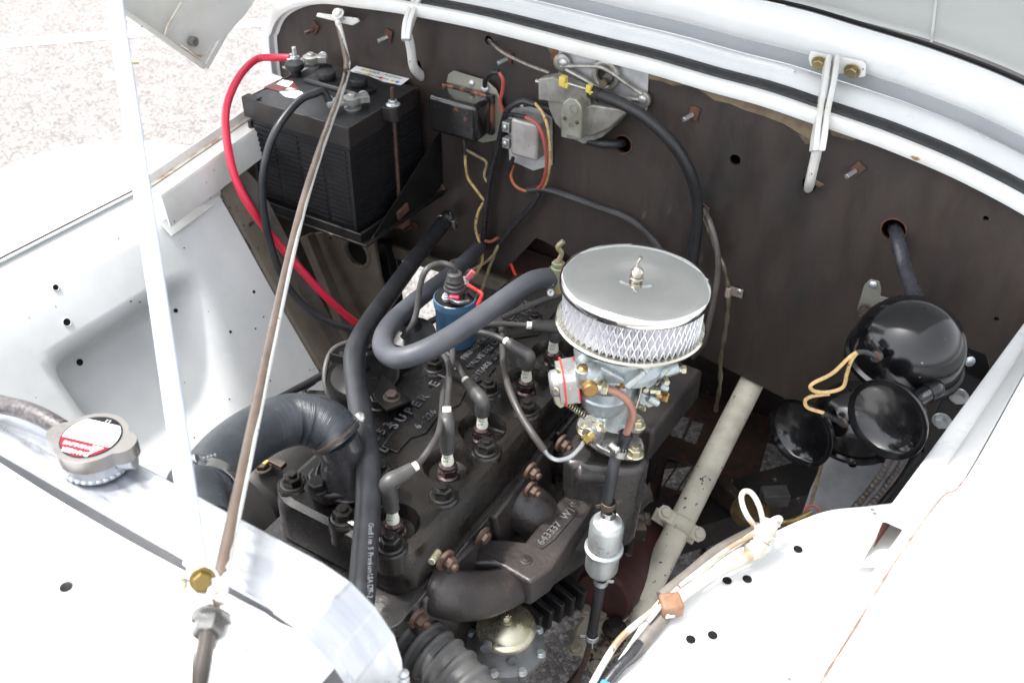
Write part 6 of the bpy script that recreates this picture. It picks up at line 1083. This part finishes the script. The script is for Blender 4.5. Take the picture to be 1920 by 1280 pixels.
b = MB(); b.tube([Z(1110, 1330, .735), Z(1160, 1262, .75), Z(1205, 1205, .765), Z(1240, 1160, .77), Z(1268, 1128, .77)], .0085, 14, 6); one('loom_along_apron', b, mat('grey_brown_loom', (.16, .145, .13), .5, c2=(.09, .08, .07), ns=20), 'grey brown wiring loom lying along the lower apron edge', 'wire harness')
b = MB(); b.tube([Z(1120, 1300, .76), Z(1155, 1255, .77), Z(1185, 1225, .775), Z(1200, 1205, .775)], .0060, 12, 6); one('black_taped_wire', b, TAPE, 'black taped wire end beside the grey brown loom', 'wire')
b = MB(); b.box(Z(1133, 1288, .765), (.012, .012, .012)); one('blue_connector', b, mat('blue_plastic', (.05, .3, .75), .4), 'tiny blue connector at the bottom edge beside the loom', 'connector', bev=.002)
b = MB(); b.grid(lambda u, v: Z(1090+150*u, 1330-190*u+30*v, .70-.0*v), 10, 4, (0, 0, -.003)); one('apron_tongue', b, WHITE, 'white lower tongue of the apron left of the loom', 'body panel')

# ================= grimy parts low in the bay, beside the steering column =================
GR2 = mat('rusty_grime', (.030, .020, .015), .5, c2=(.010, .008, .007), ns=24, bump=.4, speck=(.14, .11, .09), sp=(.66, .70), sps=50)
def low(nm, lab, cat, fn, m_=GR2, bev=.002):
    b = MB(); fn(b); return one(nm, b, m_, lab, cat, bev=bev)
low('linkage_block', 'grimy bolted linkage block between the silver filter and the column clamp', 'linkage', lambda b: (b.bar(Z(1180, 935, .50), Z(1192, 1005, .50), .035, .03, EX), b.cyl(Z(1172, 958, .52), Z(1212, 975, .51), .010, n=14), b.hexa(Z(1208, 973, .515), ER, .012, .010), b.cyl(Z(1188, 925, .50), Z(1178, 1040, .47), .007, n=12)))
low('dark_bracket', 'greasy bent bracket right of the column clamp', 'bracket', lambda b: (b.bar(Z(1330, 900, .35), Z(1400, 960, .36), .05, .02, EZ), b.bar(Z(1400, 960, .36), Z(1460, 940, .38), .04, .02, EZ)))
low('amber_cup', 'dull amber grease cup in the shadow right of the column', 'cup', lambda b: b.lathe(Z(1405, 968, .42), EZ, [(.032, 0), (.036, .006), (.034, .02), (.026, .026), (.001, .027)], 26), mat('amber_grease', (.09, .055, .018), .4, c2=(.03, .02, .012), ns=26))
low('grey_block', 'small dull grey block under the left bell mouth', 'block', lambda b: b.box(Z(1452, 930, .40), (.05, .03, .03), Matrix.Rotation(.6, 3, 'Z')), mat('dull_grey_casting', (.07, .07, .072), .5, c2=(.04, .04, .04), ns=20))
for nm, lab, pts, r in (('thin_dark_pipe', 'thin dark pipe crossing behind the upper steering column', [(1215, 770), (1260, 850), (1300, 862), (1370, 880), (1440, 905)], .006),
    ('thin_dark_pipe', 'thin dark pipe curling below the column clamp on its right', [(1330, 1075), (1318, 1040), (1330, 1000), (1365, 985), (1400, 1000)], .005),
    ('thin_dark_pipe', 'rusty thin pipe running low under the silver filter', [(1060, 1290), (1110, 1230), (1160, 1215), (1210, 1180), (1260, 1150)], .0045),
    ('thin_dark_pipe', 'dark rod dropping from under the firewall board left of the column', [(1290, 680), (1330, 740), (1345, 800), (1338, 860)], .005)):
    low(nm, lab, 'pipe', lambda b: b.tube([Z(a, k, .22) for a, k in pts], r*1.2, 10, 6), bev=0)
low('frayed_loom', 'dusty brown loom lying against the edge of the near apron', 'wire harness', lambda b: b.tube([Z(1240, 1120, .755), Z(1290, 1080, .76), Z(1345, 1035, .76), Z(1400, 1005, .765), Z(1440, 985, .77)], .009, 12, 6), mat('grey_brown_loom', (0, 0, 0)), 0)
low('white_wire', 'thin rusty white wire beside the conduit on the apron edge', 'wire', lambda b: b.tube([Z(1215, 1165, .78), Z(1260, 1112, .79), Z(1310, 1070, .80), Z(1370, 1025, .81), Z(1418, 1000, .815)], .0028, 10, 7), PW, 0)
low('curled_white_wire', 'short curled white wire under the rust orange clip block', 'wire', lambda b: b.tube([Z(1262, 1165, .75), Z(1248, 1172, .75), Z(1238, 1195, .74), Z(1246, 1210, .73)], .0035, 10, 6), PW, 0)
